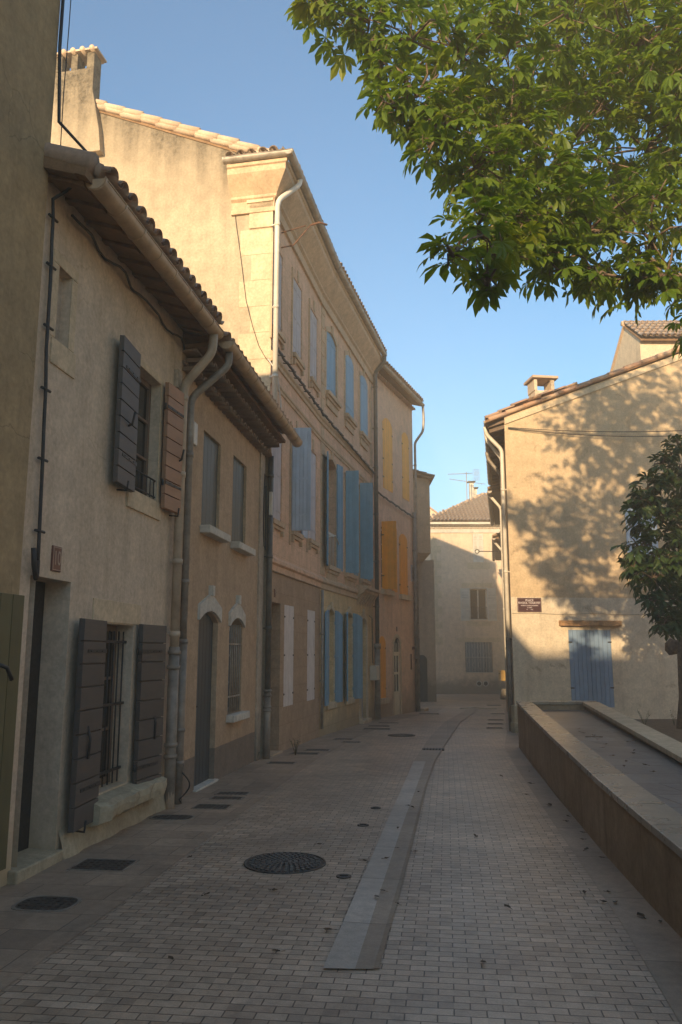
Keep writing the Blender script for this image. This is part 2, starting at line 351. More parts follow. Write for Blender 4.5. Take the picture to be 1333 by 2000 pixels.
def facade(mb, L, z0, zt, ops, s_start=0):     # ops: (s0,s1,z0,z1,arch,depth)
    xs = sorted(set([s_start, L] + [o[0] for o in ops] + [o[1] for o in ops]))
    zs = sorted(set([z0, zt] + [o[2] for o in ops] + [o[3] for o in ops]))
    for i in range(len(xs)-1):
        for j in range(len(zs)-1):
            cx, cz = (xs[i]+xs[i+1])/2, (zs[j]+zs[j+1])/2
            if any(o[0] < cx < o[1] and o[2] < cz < o[3] for o in ops): continue
            mb.poly([(xs[i],0,zs[j]),(xs[i+1],0,zs[j]),(xs[i+1],0,zs[j+1]),(xs[i],0,zs[j+1])])
    for s0, s1, a0, a1, ar, d in ops:
        mb.poly([(s0,0,a0),(s0,d,a0),(s1,d,a0),(s1,0,a0)])
        mb.poly([(s0,0,a0),(s0,0,a1-ar),(s0,d,a1-ar),(s0,d,a0)])
        mb.poly([(s1,0,a0),(s1,d,a0),(s1,d,a1-ar),(s1,0,a1-ar)])
        p = arcpts(s0, s1, a1, ar)
        mb.strip([[(x,0,z) for x, z in p], [(x,d,z) for x, z in p]], smooth=False)
        if ar > 0:
            m_ = len(p)//2
            for k in range(m_): mb.poly([(s0,0,a1),(p[k+1][0],0,p[k+1][1]),(p[k][0],0,p[k][1])])
            for k in range(m_, len(p)-1): mb.poly([(s1,0,a1),(p[k+1][0],0,p[k+1][1]),(p[k][0],0,p[k][1])])
            mb.poly([(s0,0,a1),(s1,0,a1),(p[m_][0],0,a1)]) if False else None
def body(mb, L, D, z0, zt):            # sides, back and top behind a facade
    mb.poly([(0,0,z0),(0,0,zt),(0,D,zt),(0,D,z0)]); mb.poly([(L,0,z0),(L,D,z0),(L,D,zt),(L,0,zt)])
    mb.poly([(0,D,z0),(0,D,zt),(L,D,zt),(L,D,z0)]); mb.poly([(0,0,zt),(L,0,zt),(L,D,zt),(0,D,zt)])

def shutter(H, s0, side, w_, z0, z1, ang, mat, n=4, horiz=False, out=.02, t=.035, hz=(.12,.88), arch=0, aw=None, name='shutter', strap=True, hmat=None, label=None):
    c_, sn = math.cos(R(ang)), math.sin(R(ang))
    def P(u, v, z): return (s0 + side*(u*c_ - v*sn), -(out + u*sn + v*c_), z)
    mb = MB()
    def zt(u):
        if not arch: return z1
        a0, a1 = aw if aw else (0, w_)      # arch window in u
        return arcz(u, a0, a1, z1, arch)
    def slab(u0, u1, za, zb, v0, v1, follow=True):
        k = 4 if arch and follow else 1
        for i in range(k):
            ua, ub = u0+(u1-u0)*i/k, u0+(u1-u0)*(i+1)/k
            ta, tb = (zt(ua), zt(ub)) if follow and arch else (zb, zb)
            mb.prism([P(ua,v0,za),P(ub,v0,za),P(ub,v0,tb),P(ua,v0,ta)], [P(ua,v1,za),P(ub,v1,za),P(ub,v1,tb),P(ua,v1,ta)])
    g = .006; sf = .16 if hmat is M['iron'] and not horiz else .82
    slab(.002, w_-.002, z0+.003, z1-.003, 0, t*.45)
    if horiz:
        k = n
        for i in range(k):
            a, b_ = z0+(z1-z0)*i/k, z0+(z1-z0)*(i+1)/k
            mb.prism([P(0,.003,a+g),P(w_,.003,a+g),P(w_,.003,b_-g),P(0,.003,b_-g)], [P(0,t,a+g),P(w_,t,a+g),P(w_,t,b_-g),P(0,t,b_-g)])
    else:
        for i in range(n): slab(w_*i/n + g*.6, w_*(i+1)/n - g*.6, z0, z1, .003, t)
    o = mb.build(name, mat, H, bevel=.002, recalc=True)
    if label: o['label'] = label
    if strap:
        for f in hz:
            zz = z0 + (z1-z0)*f; hb = MB()
            hb.prism([P(-.01,t,zz-.018),P(w_*sf,t,zz-.014),P(w_*sf,t,zz+.014),P(-.01,t,zz+.018)], [P(-.01,t+.006,zz-.018),P(w_*sf,t+.006,zz-.014),P(w_*sf,t+.006,zz+.014),P(-.01,t+.006,zz+.018)])
            hb.tube([P(-.02,t*.5,zz-.035), P(-.02,t*.5,zz+.035)], .014, 6)
            for q in ((.2,.45,.7) if sf > .5 else (.1,)): hb.tube([P(w_*q,t+.004,zz), P(w_*q,t+.012,zz)], .007, 6)
            hb.build('hinge', hmat or mat, o)
    return o
def closed(H, s0, s1, z0, z1, mat, arch=0, n=3, inset=.02, hz=(.12,.5,.88), hmat=None, label=None):
    m_ = (s0+s1)/2; w_ = (s1-s0)/2 - .004
    shutter(H, s0+.002, 1, w_, z0, z1, 0, mat, n, out=-inset-.035+.0, arch=arch, aw=(0, 2*w_), hz=hz, hmat=hmat, label=label)
    shutter(H, s1-.002, -1, w_, z0, z1, 0, mat, n, out=-inset-.035+.0, arch=arch, aw=(0, 2*w_), hz=hz, hmat=hmat, label=label)

def window(H, s0, s1, z0, z1, d, arch=0, mat=None, rows=3, name='window'):
    f = MB(); y0, y1 = d-.055, d-.005; b_ = .05; m_ = (s0+s1)/2
    for a, c in ((s0,s0+b_),(s1-b_,s1),(m_-.035,m_+.035)): f.box(a, c, y0, y1, z0, z1 - (arch if arch and (a == s0 or c == s1) else 0))
    for i in range(rows+1):
        zc = z0 + .03 + (z1-arch-z0-.06)*i/rows; h_ = .03 if i in (0, rows) else .014
        for a, c in ((s0+b_, m_-.035), (m_+.035, s1-b_)): f.box(a, c, y0+.004, y1-.004, zc-h_, zc+h_)
    o = f.build(name, mat or M['weath'], H, bevel=.003)
    g = MB(); p = arcpts(s0, s1, z1, arch)
    g.poly([(s0,d-.025,z0),(s1,d-.025,z0)] + [(x,d-.025,z) for x, z in reversed(p)]); g.build('pane', M['glass'], o)
    return o
def door(H, s0, s1, z0, z1, d, mat, arch=0, n=5, name='door', handle=True, label=None):
    g = MB()
    for i in range(n):
        ua, ub = s0+(s1-s0)*i/n+.003, s0+(s1-s0)*(i+1)/n-.003
        ta, tb = arcz(ua,s0,s1,z1,arch), arcz(ub,s0,s1,z1,arch)
        g.prism([(ua,d-.03,z0),(ub,d-.03,z0),(ub,d-.03,tb),(ua,d-.03,ta)], [(ua,d+.01,z0),(ub,d+.01,z0),(ub,d+.01,tb),(ua,d+.01,ta)])
    p = arcpts(s0, s1, z1, arch)
    g.poly([(s0,d-.006,z0),(s1,d-.006,z0)] + [(x,d-.006,z) for x, z in reversed(p)])
    o = g.build(name, mat, H, bevel=.002)
    if label: o['label'] = label
    if handle:
        k = MB(); x = s0 + .08; k.tube([(x,d-.03,1.0+z0),(x,d-.08,1.0+z0)], .012, 6); k.tube([(x,d-.075,1.0+z0),(x+.1,d-.075,1.0+z0)], .009, 6)
        k.box(x-.02, x+.02, d-.037, d-.031, .92+z0, 1.08+z0); k.build('handle', M['iron'], o)
    return o
def sill(H, s0, s1, z0, z1, out, mat, name='sill', y1=.02):
    b_ = MB(); b_.box(s0, s1, -out, y1, z0, z1); return b_.build(name, mat, H, bevel=.008)
def surround(H, s0, s1, z0, z1, wd, proud, mat, arch=0, foot=True, key=False, name='surround'):
    b_ = MB(); y0, y1 = -proud, .01
    b_.box(s0-wd, s0, y0, y1, z0, z1-arch); b_.box(s1, s1+wd, y0, y1, z0, z1-arch)
    if arch:
        p = arcpts(s0, s1, z1, arch); q = arcpts(s0-wd, s1+wd, z1+wd, arch+wd*.25+.0)
        q = [(x, z) for x, z in q]
        b_.strip([[(x,y0,z) for x,z in p],[(x,y0,z) for x,z in q],[(x,y1,z) for x,z in q]], smooth=False)
        b_.strip([[(x,y1,z) for x,z in p],[(x,y0,z) for x,z in p]], smooth=False)
    else: b_.box(s0-wd, s1+wd, y0-.004, y1, z1, z1+wd)
    if key:
        m_ = (s0+s1)/2; b_.prism([(m_-.05,y0-.025,z1-.01),(m_+.05,y0-.025,z1-.01),(m_+.07,y0-.025,z1+wd*1.7),(m_-.07,y0-.025,z1+wd*1.7)], [(m_-.05,y1,z1-.01),(m_+.05,y1,z1-.01),(m_+.07,y1,z1+wd*1.7),(m_-.07,y1,z1+wd*1.7)])
    return b_.build(name, mat, H, bevel=.004)
def mould(H, prof, s0, s1, mat, name='cornice', ret0=0, ret1=0):   # prof: [(out,z)], swept along the facade, mitred returns round the corners
    rows = []
    if ret0: rows.append([(s0-o, ret0, z) for o, z in prof])
    rows.append([(s0-(o if ret0 else 0), -o, z) for o, z in prof]); rows.append([(s1+(o if ret1 else 0), -o, z) for o, z in prof])
    if ret1: rows.append([(s1+o, ret1, z) for o, z in prof])
    b_ = MB(); b_.strip(rows, smooth=False, close=True); b_.poly(rows[0]); b_.poly(rows[-1])
    return b_.build(name, mat, H)
def gutter(H, s0, s1, o, z, r, mat, step=.45, z1=None, ret0=None, name='gutter'):
    b_ = MB(); z1 = z if z1 is None else z1
    def ring(s, zz, r_, x=None):
        return [(s if x is None else x(k), -o - r_*math.cos(math.pi*k/10), zz - r_*math.sin(math.pi*k/10)) for k in range(11)]
    n = max(1, int(round((s1-s0)/step))); rows = []; inn = []
    for i in range(n+1):
        s = s0+(s1-s0)*i/n; zz = z+(z1-z)*i/n; rows.append(ring(s, zz, r)); inn.append(ring(s, zz, r-.008))
    b_.strip(rows); b_.strip(inn)
    for rr in ((rows[0], inn[0]), (rows[-1], inn[-1])): b_.strip([rr[0], rr[1]], smooth=False)
    b_.poly(ring(s0+.003, z, r-.004)); b_.poly(ring(s1-.003, z1, r-.004))
    for i in range(n+1):
        s = s0+(s1-s0)*i/n; s = min(max(s, s0+.02), s1-.02); zz = z+(z1-z)*(s-s0)/(s1-s0)
        b_.strip([ring(s-.012, zz, r+.001), ring(s-.012, zz, r+.007), ring(s+.012, zz, r+.007), ring(s+.012, zz, r+.001)], smooth=False)
    b_.tube([(s0, -o-r, z+.004), (s1, -o-r, z1+.004)], .009, 6)
    return b_.build(name, mat, H)
def pipe(H, pts, r, mat, collars=(), name='downpipe', sleeve=None):
    b_ = MB(); b_.tube(pts, r, 12)
    for x, y, z in collars:
        b_.tube([(x,y,z-.03),(x,y,z+.03)], r+.008, 12); b_.box(x-.008, x+.008, y, y+r+.06, z-.01, z+.01)
    if sleeve: b_.tube(sleeve[0], sleeve[1], 14)
    return b_.build(name, mat, H)
def bend(pts, k=4, rad=.1):           # round the corners of a polyline
    P_ = [Vector(p) for p in pts]; out = [P_[0]]
    for i in range(1, len(P_)-1):
        a = (P_[i-1]-P_[i]); b_ = (P_[i+1]-P_[i]); ra = min(rad, a.length*.45, b_.length*.45)
        p, q = P_[i]+a.normalized()*ra, P_[i]+b_.normalized()*ra
        for j in range(k+1):
            t = j/k; out.append(p.lerp(P_[i], t).lerp(P_[i].lerp(q, t), t))
    out.append(P_[-1]); return out

def tiles(parent, name, mat, O, U, V, width, length, row=.20, course=.34, clip=None, seed=1, r=.082, under=True, deck=True, umat=None):
    """roman tiles: O eave corner, U along the eave, V up the slope (unit vectors), clip(u,v)->bool keeps a tile"""
    rr = random.Random(seed); O, U, V = Vector(O), Vector(U).normalized(), Vector(V).normalized(); Nn = U.cross(V).normalized()
    if Nn.z < 0: Nn = -Nn
    b_ = MB(); nr = int(width/row); nc = int(math.ceil(length/course))
    for i in range(nr):
        for kind in (0, 1):
            if kind == 1 and not under: continue
            for j in range(nc):
                u = (i+.5)*row + (row*.5 if kind else 0); v = j*course
                if clip and not clip(u, v): continue
                jx, jn, jt, ln = rr.uniform(-.008,.008), rr.uniform(-.004,.006), rr.uniform(-.03,.03), min(course*1.22, length-v+.02)
                rad0, rad1 = (r, r*.86) if kind == 0 else (r*.86, r)
                rows = []
                for vv, rad, hh in ((0, rad0, .028), (ln, rad1, 0)):
                    line = []; lin2 = []
                    for k in range(7):
                        a = math.pi*k/6; cx, cz = math.cos(a)*rad, math.sin(a)*rad*.8
                        if kind: cz = -cz
                        p = O + U*(u+jx+cx+jt*vv*.3) + V*(v+vv) + Nn*((.045 if kind == 0 else .072)+hh+jn+cz)
                        line.append(p); lin2.append(p - Nn*.013 - U*(0 if kind else math.copysign(.006, cx) if abs(cx) > .01 else 0))
                    rows.append((line, lin2))
                (a0, a1), (c0, c1) = rows
                n7 = 7; vs_ = a0+c0+a1; fs = [(k, k+1, n7+k+1, n7+k) for k in range(6)] + [(k, k+1, 14+k+1, 14+k) for k in range(6)]
                if j == 0: vs_ = vs_ + c1; fs += [(14+k, 14+k+1, 21+k+1, 21+k) for k in range(6)]
                b_.add(vs_, fs, True)
    o = b_.build(name, mat, parent, recalc=False)
    return o
def slab_deck(parent, name, mat, O, U, V, width, length, th=.06, v0=.12):
    O, U, V = Vector(O), Vector(U).normalized(), Vector(V).normalized(); Nn = U.cross(V).normalized()
    if Nn.z < 0: Nn = -Nn
    a = [O+V*v0, O+U*width+V*v0, O+U*width+V*length, O+V*length]
    b_ = MB(); b_.prism([p - Nn*th for p in a], [p + Nn*.0 for p in a]); return b_.build(name, mat, parent)
def genoise(H, s0, s1, y, z, mat, rows=2, step=.2, r=.085, name='tile_cornice', proj=.14):
    b_ = MB()
    for k in range(rows):
        yo = y - proj*k; zz = z + .14*k; off = (step/2)*(k % 2)
        b_.box(s0, s1, yo-.03, .02, zz+.085, zz+.115)
        n = int((s1-s0-off)/step)
        for i in range(n):
            cx = s0+off+step*(i+.5)
            ro = [[(cx+math.cos(math.pi*a/6)*q, yy, zz+math.sin(math.pi*a/6)*q) for a in range(7)] for q, yy in ((r, .0), (r, yo-proj), (r-.016, yo-proj), (r-.016, .0))]
            b_.strip(ro, smooth=False)
    return b_.build(name, mat, H)

def text(body_, size, loc, rot, mat, parent, name='lettering', ext=.002, bold=.0, sx=1):
    cu = bpy.data.curves.new('t', 'FONT'); cu.body = body_; cu.size = size; cu.extrude = ext; cu.align_x = 'CENTER'; cu.align_y = 'CENTER'; cu.offset = bold
    to = bpy.data.objects.new('t', cu); col.objects.link(to); bpy.context.view_layer.update()
    me = bpy.data.meshes.new_from_object(to); bpy.data.objects.remove(to); bpy.data.curves.remove(cu)
    me.materials.clear(); me.materials.append(mat)
    o = bpy.data.objects.new(name, me); col.objects.link(o); o.parent = parent; o.location = loc; o.rotation_euler = rot; o.scale = (sx, 1, 1)
    return o

# ================================================================ GROUND
def sheet(name, pts, mat, dz, kind='structure'):      # pts: list of (xl, xr, y) rows following the falling street
    b_ = MB(); b_.strip([[(a, y, gz(y)+dz), (c, y, gz(y)+dz)] for a, c, y in pts], smooth=False)
    return tag(b_.build(name, mat), kind=kind)
sheet('ground', [(-400, 400, y) for y in (-300, -12, 0, 20, 60, 500)], M['ground'], 0)
def lerp(tab, y):
    for i in range(len(tab)-1):
        if y <= tab[i+1][0] or i == len(tab)-2:
            (a, va), (b_, vb) = tab[i], tab[i+1]; return va + (vb-va)*(y-a)/(b_-a)
WL = [(-6,-3.85),(6,-2.28),(9.05,-1.88),(13.5,-1.23),(17.5,-.44),(23.1,.95),(27,2.5),(31,3.4),(43,4.9)]
BR = [(-6,.2),(3.7,1.42),(4.33,1.56),(5.54,1.72),(7.56,1.98),(10.08,2.31),(15.27,3.02),(18.6,3.75),(26,5.2),(33,6.5),(43,9)]
WB = [(-6,.75),(4.74,1.88),(5.42,1.95),(6.8,2.11),(9.76,2.5),(15.27,3.28),(18.6,3.97),(26,5.4),(33,6.8),(43,9.3)]
ys = [-6,-3,0,2,3,4,5,6,7,8,9,10,11,12,13.5,15.3,17.5,18.6,20,23.1,25,27,29,31,34,38,43]
sheet('street', [(lerp(WL,y)-.3, lerp(BR,y), y) for y in ys], M['brick'], .004)
sheet('pavement', [(lerp(WL,y)-.3, lerp(WL,y)+.95-.012*max(0,y-6), y) for y in ys if y <= 31], M['slab'], .008)
sheet('border_strip', [(lerp(BR,y), lerp(WB,y)+.12, y) for y in ys], M['border'], .008)
CL = [(4.31,-.09),(5.74,.11),(8.36,.48),(13.08,1.15),(17.5,1.9),(21.9,2.77),(28,4.3),(34,6.0)]
CM = [(4.31,.07),(5.54,.24),(7.81,.56),(11.31,1.08),(13.08,1.34),(17.5,2.12),(21.9,3.0),(28,4.5),(34,6.2)]
CR = [(4.31,.19),(5.3,.34),(7.21,.62),(10.19,1.04),(13.47,1.56),(17.5,2.34),(21.9,3.2),(28,4.7),(34,6.4)]
yc = [4.31,5,5.74,6.5,7.5,8.36,9.5,10.5,11.5,13.08,15,17.5,20,22,25,28,34]
b_ = MB(); b_.strip([[(lerp(CL,y),y,gz(y)+.016),(lerp(CM,y),y,gz(y)+.012)] for y in yc if y <= 13.1], smooth=False)
tag(b_.build('drain_channel', M['chan1']), kind='structure')
b_ = MB(); b_.strip([[(lerp(CL,y),y,gz(y)+.014),(lerp(CM,y),y,gz(y)+.012)] for y in yc if y >= 13.08 and y <= 28], smooth=False); b_.strip([[(lerp(CM,y),y,gz(y)+.012),(lerp(CR,y)-.03,y,gz(y)+.012),(lerp(CR,y),y,gz(y)+.018)] for y in yc if y <= 28], smooth=False)
tag(b_.build('drain_channel', M['chan2']), kind='structure')
b_ = MB(); b_.strip([[(lerp(WB,y)+.3,y,.10+.004*max(0,18-y)),(8.2,y,.12)] for y in (-6,0,5,9,13,16,18.55)], smooth=False)
tag(b_.build('garden_bed', M['soil']), kind='structure')

# ================================================================ LEFT ROW
# ---- near house at the left edge
H, L = frame('house', (-3.16,-1), (-2.29,5.68), 'ochre rendered house cropped by the left edge of the photo, with an olive green shutter')
mb = MB(); facade(mb, L, -.6, 7.0, [(5.02,5.92,.22,1.97,0,.14)]); body(mb, L, 7, -.6, 7.0); mb.build('wall', M['near'], H)
window(H, 5.02, 5.92, .22, 1.97, .14, rows=3); sill(H, 4.95, 5.96, .14, .22, .06, M['stone'])
sh = shutter(H, 5.94, 1, .70, .20, 1.99, 3, M['green'], 5, hmat=M['iron'], out=.03)
b_ = MB(); b_.tube([(6.3,-.07,1.55),(6.42,-.13,1.50),(6.46,-.15,1.42)], .014, 6); b_.box(6.27,6.33,-.085,-.06,1.5,1.66); b_.build('latch', M['iron'], sh)
b_ = MB(); b_.box(4.9,6.42,-.02,.03,2.02,2.27); b_.build('lintel', M['stone'], H, .006)
b_ = MB(); b_.box(-.05,L+.03,-.10,7,7.0,7.08); b_.build('coping', M['stone'], H, .01)
b_ = MB(); b_.box(4.55,5.15,1.35,2.1,6.9,8.55); b_.box(4.5,5.2,1.3,2.15,8.55,8.65); b_.build('chimney', M['near'], H)
H, L = frame('house', (-7.1,-31), (-3.2,-1.05), 'tall plain ochre house behind the camera on the left side of the street')
mb = MB(); facade(mb, L, -.6, 7.4, [(2,3,.9,2.3,0,.15),(6,7,.9,2.3,0,.15),(2,3,4,5.6,0,.15),(6,7,4,5.6,0,.15),(9.2,10.2,0.2,2.3,0,.2)]); body(mb, L, 7, -.6, 7.4); mb.build('wall', M['near'], H)
for a in ((2,3,.9,2.3),(6,7,.9,2.3),(2,3,4,5.6),(6,7,4,5.6)): window(H, *a, .15)
door(H, 9.2, 10.2, .2, 2.3, .2, M['green'])
H, L = frame('house', (7.5,-13.6), (-4.2,-15.5), 'plain unseen house added behind the camera to shade the square')  # added out of view to cut the light from behind
mb = MB(); facade(mb, L, -.6, 5.1, [(2,3,.9,2.3,0,.15),(6,7,.9,2.3,0,.15)]); body(mb, L, 7, -.6, 5.1); mb.build('wall', M['near'], H)
for a in ((2,3,.9,2.3),(6,7,.9,2.3)): window(H, *a, .15)
H, L = frame('house', (14.2,19.4), (30,18.2), 'long unseen cream house added out to the right to bounce sunlight back')  # added out of view, its sunlit front sends warm fill into the street
mb = MB(); facade(mb, L, -.6, 9.5, [(2+3*q,3+3*q,zz,zz+1.5,0,.15) for q in range(4) for zz in (1,4,7)]); body(mb, L, 7, -.6, 9.5); mb.build('wall', M['r2'], H)
for q in range(4):
    for zz in (1,4,7): window(H, 2+3*q, 3+3*q, zz, zz+1.5, .15)
H, L = frame('house', (17,14), (15,-12), 'unseen cream house added along the right of the square to bounce light')  # second bounce wall, also added outside the view for warm fill
mb = MB(); facade(mb, L, -.6, 8.5, [(2+4*q,3+4*q,zz,zz+1.5,0,.15) for q in range(6) for zz in (1,4)]); body(mb, L, 7, -.6, 8.5); mb.build('wall', M['r2'], H)
for q in range(6):
    for zz in (1,4): window(H, 2+4*q, 3+4*q, zz, zz+1.5, .15)

H, L = frame('house', (-3.5,-22.5), (-11,-23.2), 'tall narrow ochre house far behind the camera')
mb = MB(); facade(mb, L, -.6, 11.6, [(1,2,5,6.6,0,.15),(4,5,5,6.6,0,.15),(1,2,8.2,9.8,0,.15),(4,5,8.2,9.8,0,.15)]); body(mb, L, 5, -.6, 11.6); mb.build('wall', M['near'], H)
for a in ((1,2,5,6.6),(4,5,5,6.6),(1,2,8.2,9.8),(4,5,8.2,9.8)): window(H, *a, .15)

# ---- house number ten
H, L = frame('house', (-2.3,6.0), (-1.9,9.05), 'low pale grey house with recessed doorway, dark plank shutters and beige gutter')
H1 = H
ops = [(-.08,.57,.06,2.17,0,.27), (.04,.27,4.08,4.70,0,.10), (1.66,2.42,3.2,4.5,0,.16), (1.17,1.95,.38,1.86,0,.22)]
mb = MB(); facade(mb, L, -.6, 5.40, ops, -.38); body(mb, L, 5, -.6, 5.36); mb.build('wall', M['h1'], H)
door(H, -.08, .57, .06, 2.17, .25, M['iron'], n=3)
b_ = MB(); b_.prism([(-.12,-.07,-.4),(.62,-.05,-.4),(.62,.36,-.4),(-.12,.36,-.4)], [(-.12,-.07,.10),(.62,-.05,.08),(.62,.36,.10),(-.12,.36,.12)]); b_.build('doorstep', M['rough'], H, .012)
b_ = MB(); b_.box(.04,.27,.085,.11,4.08,4.70); b_.build('blind_window', M['grey'], H)
surround(H, .04, .27, 4.08, 4.70, .10, .006, M['pale'])
b_ = MB(); b_.box(-.02,.40,-.014,.01,3.86,4.07); b_.build('apron', M['pale'], H, .004)
window(H, 1.66, 2.42, 3.2, 4.5, .16, mat=M['wood'])
b_ = MB(); b_.box(1.62,2.52,-.022,.01,3.0,3.19); b_.build('apron', M['pale'], H, .004)
surround(H, 1.66, 2.42, 3.2, 4.5, .075, .008, M['pale'])
o = MB()      # little railing on the upper window
for z in (3.42, 3.24): o.tube([(1.72,.02,z),(2.42,.02,z)], .009, 6)
for i in range(7): o.tube([(1.75+i*.106,.02,3.22),(1.75+i*.106,.02,3.42)], .006, 6)
o.build('railing', M['iron'], H)
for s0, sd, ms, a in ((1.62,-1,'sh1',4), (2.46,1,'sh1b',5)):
    sh = shutter(H, s0, sd, .50, 3.13, 4.55, a, M[ms], 9, True, .035, .048, (.2,.8), hmat=M['iron'], label='plank shutter coloured brown for warm reflected sunlight' if ms == 'sh1b' else None)
    b_ = MB(); q = s0 + sd*.3; b_.tube([(q,-.03,3.10),(q,-.13,3.09),(q,-.14,3.18)], .010, 6); b_.build('catch', M['iron'], sh); b_ = MB(); b_.tube([(q+.03,-.09,3.72),(q+.03,-.14,3.74),(q+.04,-.16,3.86)], .012, 6); b_.build('handle', M['iron'], sh)
window(H, 1.17, 1.95, .38, 1.86, .22, mat=M['wood'])
b_ = MB()
for i in range(7): x = 1.22+i*.11; b_.tube([(x,.07,.40),(x,.07,1.80)], .008, 6)
for z in (.52, 1.12, 1.7): b_.box(1.17,1.95,.063,.083,z-.012,z+.012)
b_.build('window_bars', M['iron'], H)
for s0, sd, a in ((1.13,-1,4), (2.0,1,6)):
    sh = shutter(H, s0, sd, .52, .20, 1.88, a, M['sh1'], 9, True, .035, .05, (.18,.84), hmat=M['iron'])
    b_ = MB(); q = s0 + sd*.32; b_.tube([(q,-.10,1.0),(q,-.13,.9),(q,-.12,.74)], .013, 6); b_.build('handle', M['iron'], sh); b_ = MB(); b_.tube([(q,-.03,.18),(q,-.12,.17),(q,-.13,.26)], .010, 6); b_.build('catch', M['iron'], sh)
b_ = MB(); b_.box(1.0,2.1,-.012,.01,1.87,2.07); b_.build('lintel', M['pale'], H, .004)
b_ = MB(); rr = random.Random(3); rows = []      # rough sill ledge
for i in range(15):
    s = 1.05+1.6*i/14+rr.uniform(-.03,.03); ou = .20+.015*math.sin(i*1.7)+rr.uniform(-.018,.018)-(.05 if i in (0,14) else 0); j = rr.uniform
    rows.append([(s,.24,.37),(s,0,.365),(s,-ou*.7,.345+j(-.006,.006)),(s,-ou*.97,.325+j(-.014,.01)),(s,-ou,.27+j(-.02,.02)),(s,-ou*.93,.20+j(-.02,.02)),(s,-ou*.55,.165),(s,.02,.16)])
b_.strip(rows, smooth=False); b_.poly(rows[0]); b_.poly(rows[-1]); b_.build('sill', M['rough'], H)
b_ = MB(); rows = []      # bulging footing
for i in range(18):
    s = .6+2.4*i/17; rows.append([(s,0,.22+.04*math.sin(i)),(s,-.035-.015*math.sin(i*2.1),.12),(s,-.07-.02*math.sin(i*1.3),-.05),(s,-.09,-.3)])
b_.strip(rows); b_.build('footing', M['rough'], H)
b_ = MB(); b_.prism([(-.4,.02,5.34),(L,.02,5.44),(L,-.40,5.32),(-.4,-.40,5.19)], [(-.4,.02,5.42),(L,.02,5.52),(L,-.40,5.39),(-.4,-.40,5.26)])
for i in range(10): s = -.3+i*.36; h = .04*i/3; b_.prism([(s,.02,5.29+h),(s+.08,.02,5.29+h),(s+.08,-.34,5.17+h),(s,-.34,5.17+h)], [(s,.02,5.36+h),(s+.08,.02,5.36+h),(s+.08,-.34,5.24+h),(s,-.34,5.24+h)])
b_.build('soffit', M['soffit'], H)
rf = slab_deck(H, 'roof', M['soffit'], (-.4,-.44,5.24), (1,0,.035), (0,1,.30), L+.4, 5.2)
tiles(rf, 'roof_tiles', M['tile'], (-.25,-.50,5.26), (1,0,.035), (0,1,.30), L+.3, 2.2, seed=4)
gutter(H, -.28, L+.02, .42, 5.24, .085, M['bgut'], .42, z1=5.36)
b_ = MB(); b_.tube([(-.32,-.42,5.33),(-.32,.1,5.50),(-.32,.7,5.68)], [.095,.085,.075], 10); b_.tube([(-.22,-.44,5.33),(-.22,.1,5.48)], .07, 8); b_.build('corner_tile', M['tile3'], H)
pipe(H, bend([(L-.12,-.42,5.30),(L-.14,-.42,5.06),(L-.16,-.09,4.66),(L-.16,-.09,1.6)]), .052, M['bpipe'], [(L-.16,-.09,z) for z in (4.5,3.6,2.6,1.8)], sleeve=([(L-.16,-.09,1.62),(L-.16,-.09,.2),(L-.17,-.10,-.1)], .056))
b_ = MB(); b_.tube([(L-.16,-.09,1.66),(L-.16,-.09,.52),(L-.16,-.09,-.12)], .060, 12)
for z in (1.6,1.44,.62,.50): b_.tube([(L-.16,-.09,z-.02),(L-.16,-.09,z+.02)], .072, 12)
b_.build('downpipe', M['gpipe'], H)
b_ = MB(); b_.box(L-.25,L-.10,-.05,.0,4.62,4.84); b_.build('pipe_box', M['grey'], H, .004)

# ---- second house: brown render, arched white hoods
H, L = frame('house', (-1.9,9.05), (-1.33,13.45), 'low brown rendered house with white pointed hoods over its arched door and barred window')
H2 = H
ops = [(.95,1.75,3.19,4.45,0,.08),(2.42,3.22,3.18,4.48,0,.08),(.98,1.84,-.08,2.12,.13,.11),(2.42,3.16,.74,2.10,.12,.22)]
mb = MB(); facade(mb, L, -.6, 5.22, ops); body(mb, L, 5, -.6, 5.22); mb.build('wall', M['h2'], H)
for s0, s1, z0, z1 in ((.95,1.75,3.19,4.45),(2.42,3.22,3.18,4.48)):
    door(H, s0, s1, z0, z1, .07, M['petrol'], n=5, name='closed_shutter', handle=False)
    sill(H, s0-.05, s1+.13, z0-.10, z0, .14, M['white'])
door(H, .98, 1.84, -.06, 2.12, .10, M['door2'], .13, 6)
b_ = MB(); b_.box(.94,1.88,-.05,.2,-.3,-.03); b_.build('doorstep', M['white'], H, .008)
window(H, 2.42, 3.16, .74, 2.10, .22, .12, M['greyblue'])
b_ = MB()
for i in range(7): x = 2.47+i*.107; b_.tube([(x,.02,.76),(x,.02,2.0)], .009, 6)
for z in (.98, 1.72): b_.box(2.42,3.16,.012,.028,z-.01,z+.01)
b_.build('window_bars', M['zinc'], H)
sill(H, 2.36, 3.26, .64, .74, .12, M['white'])
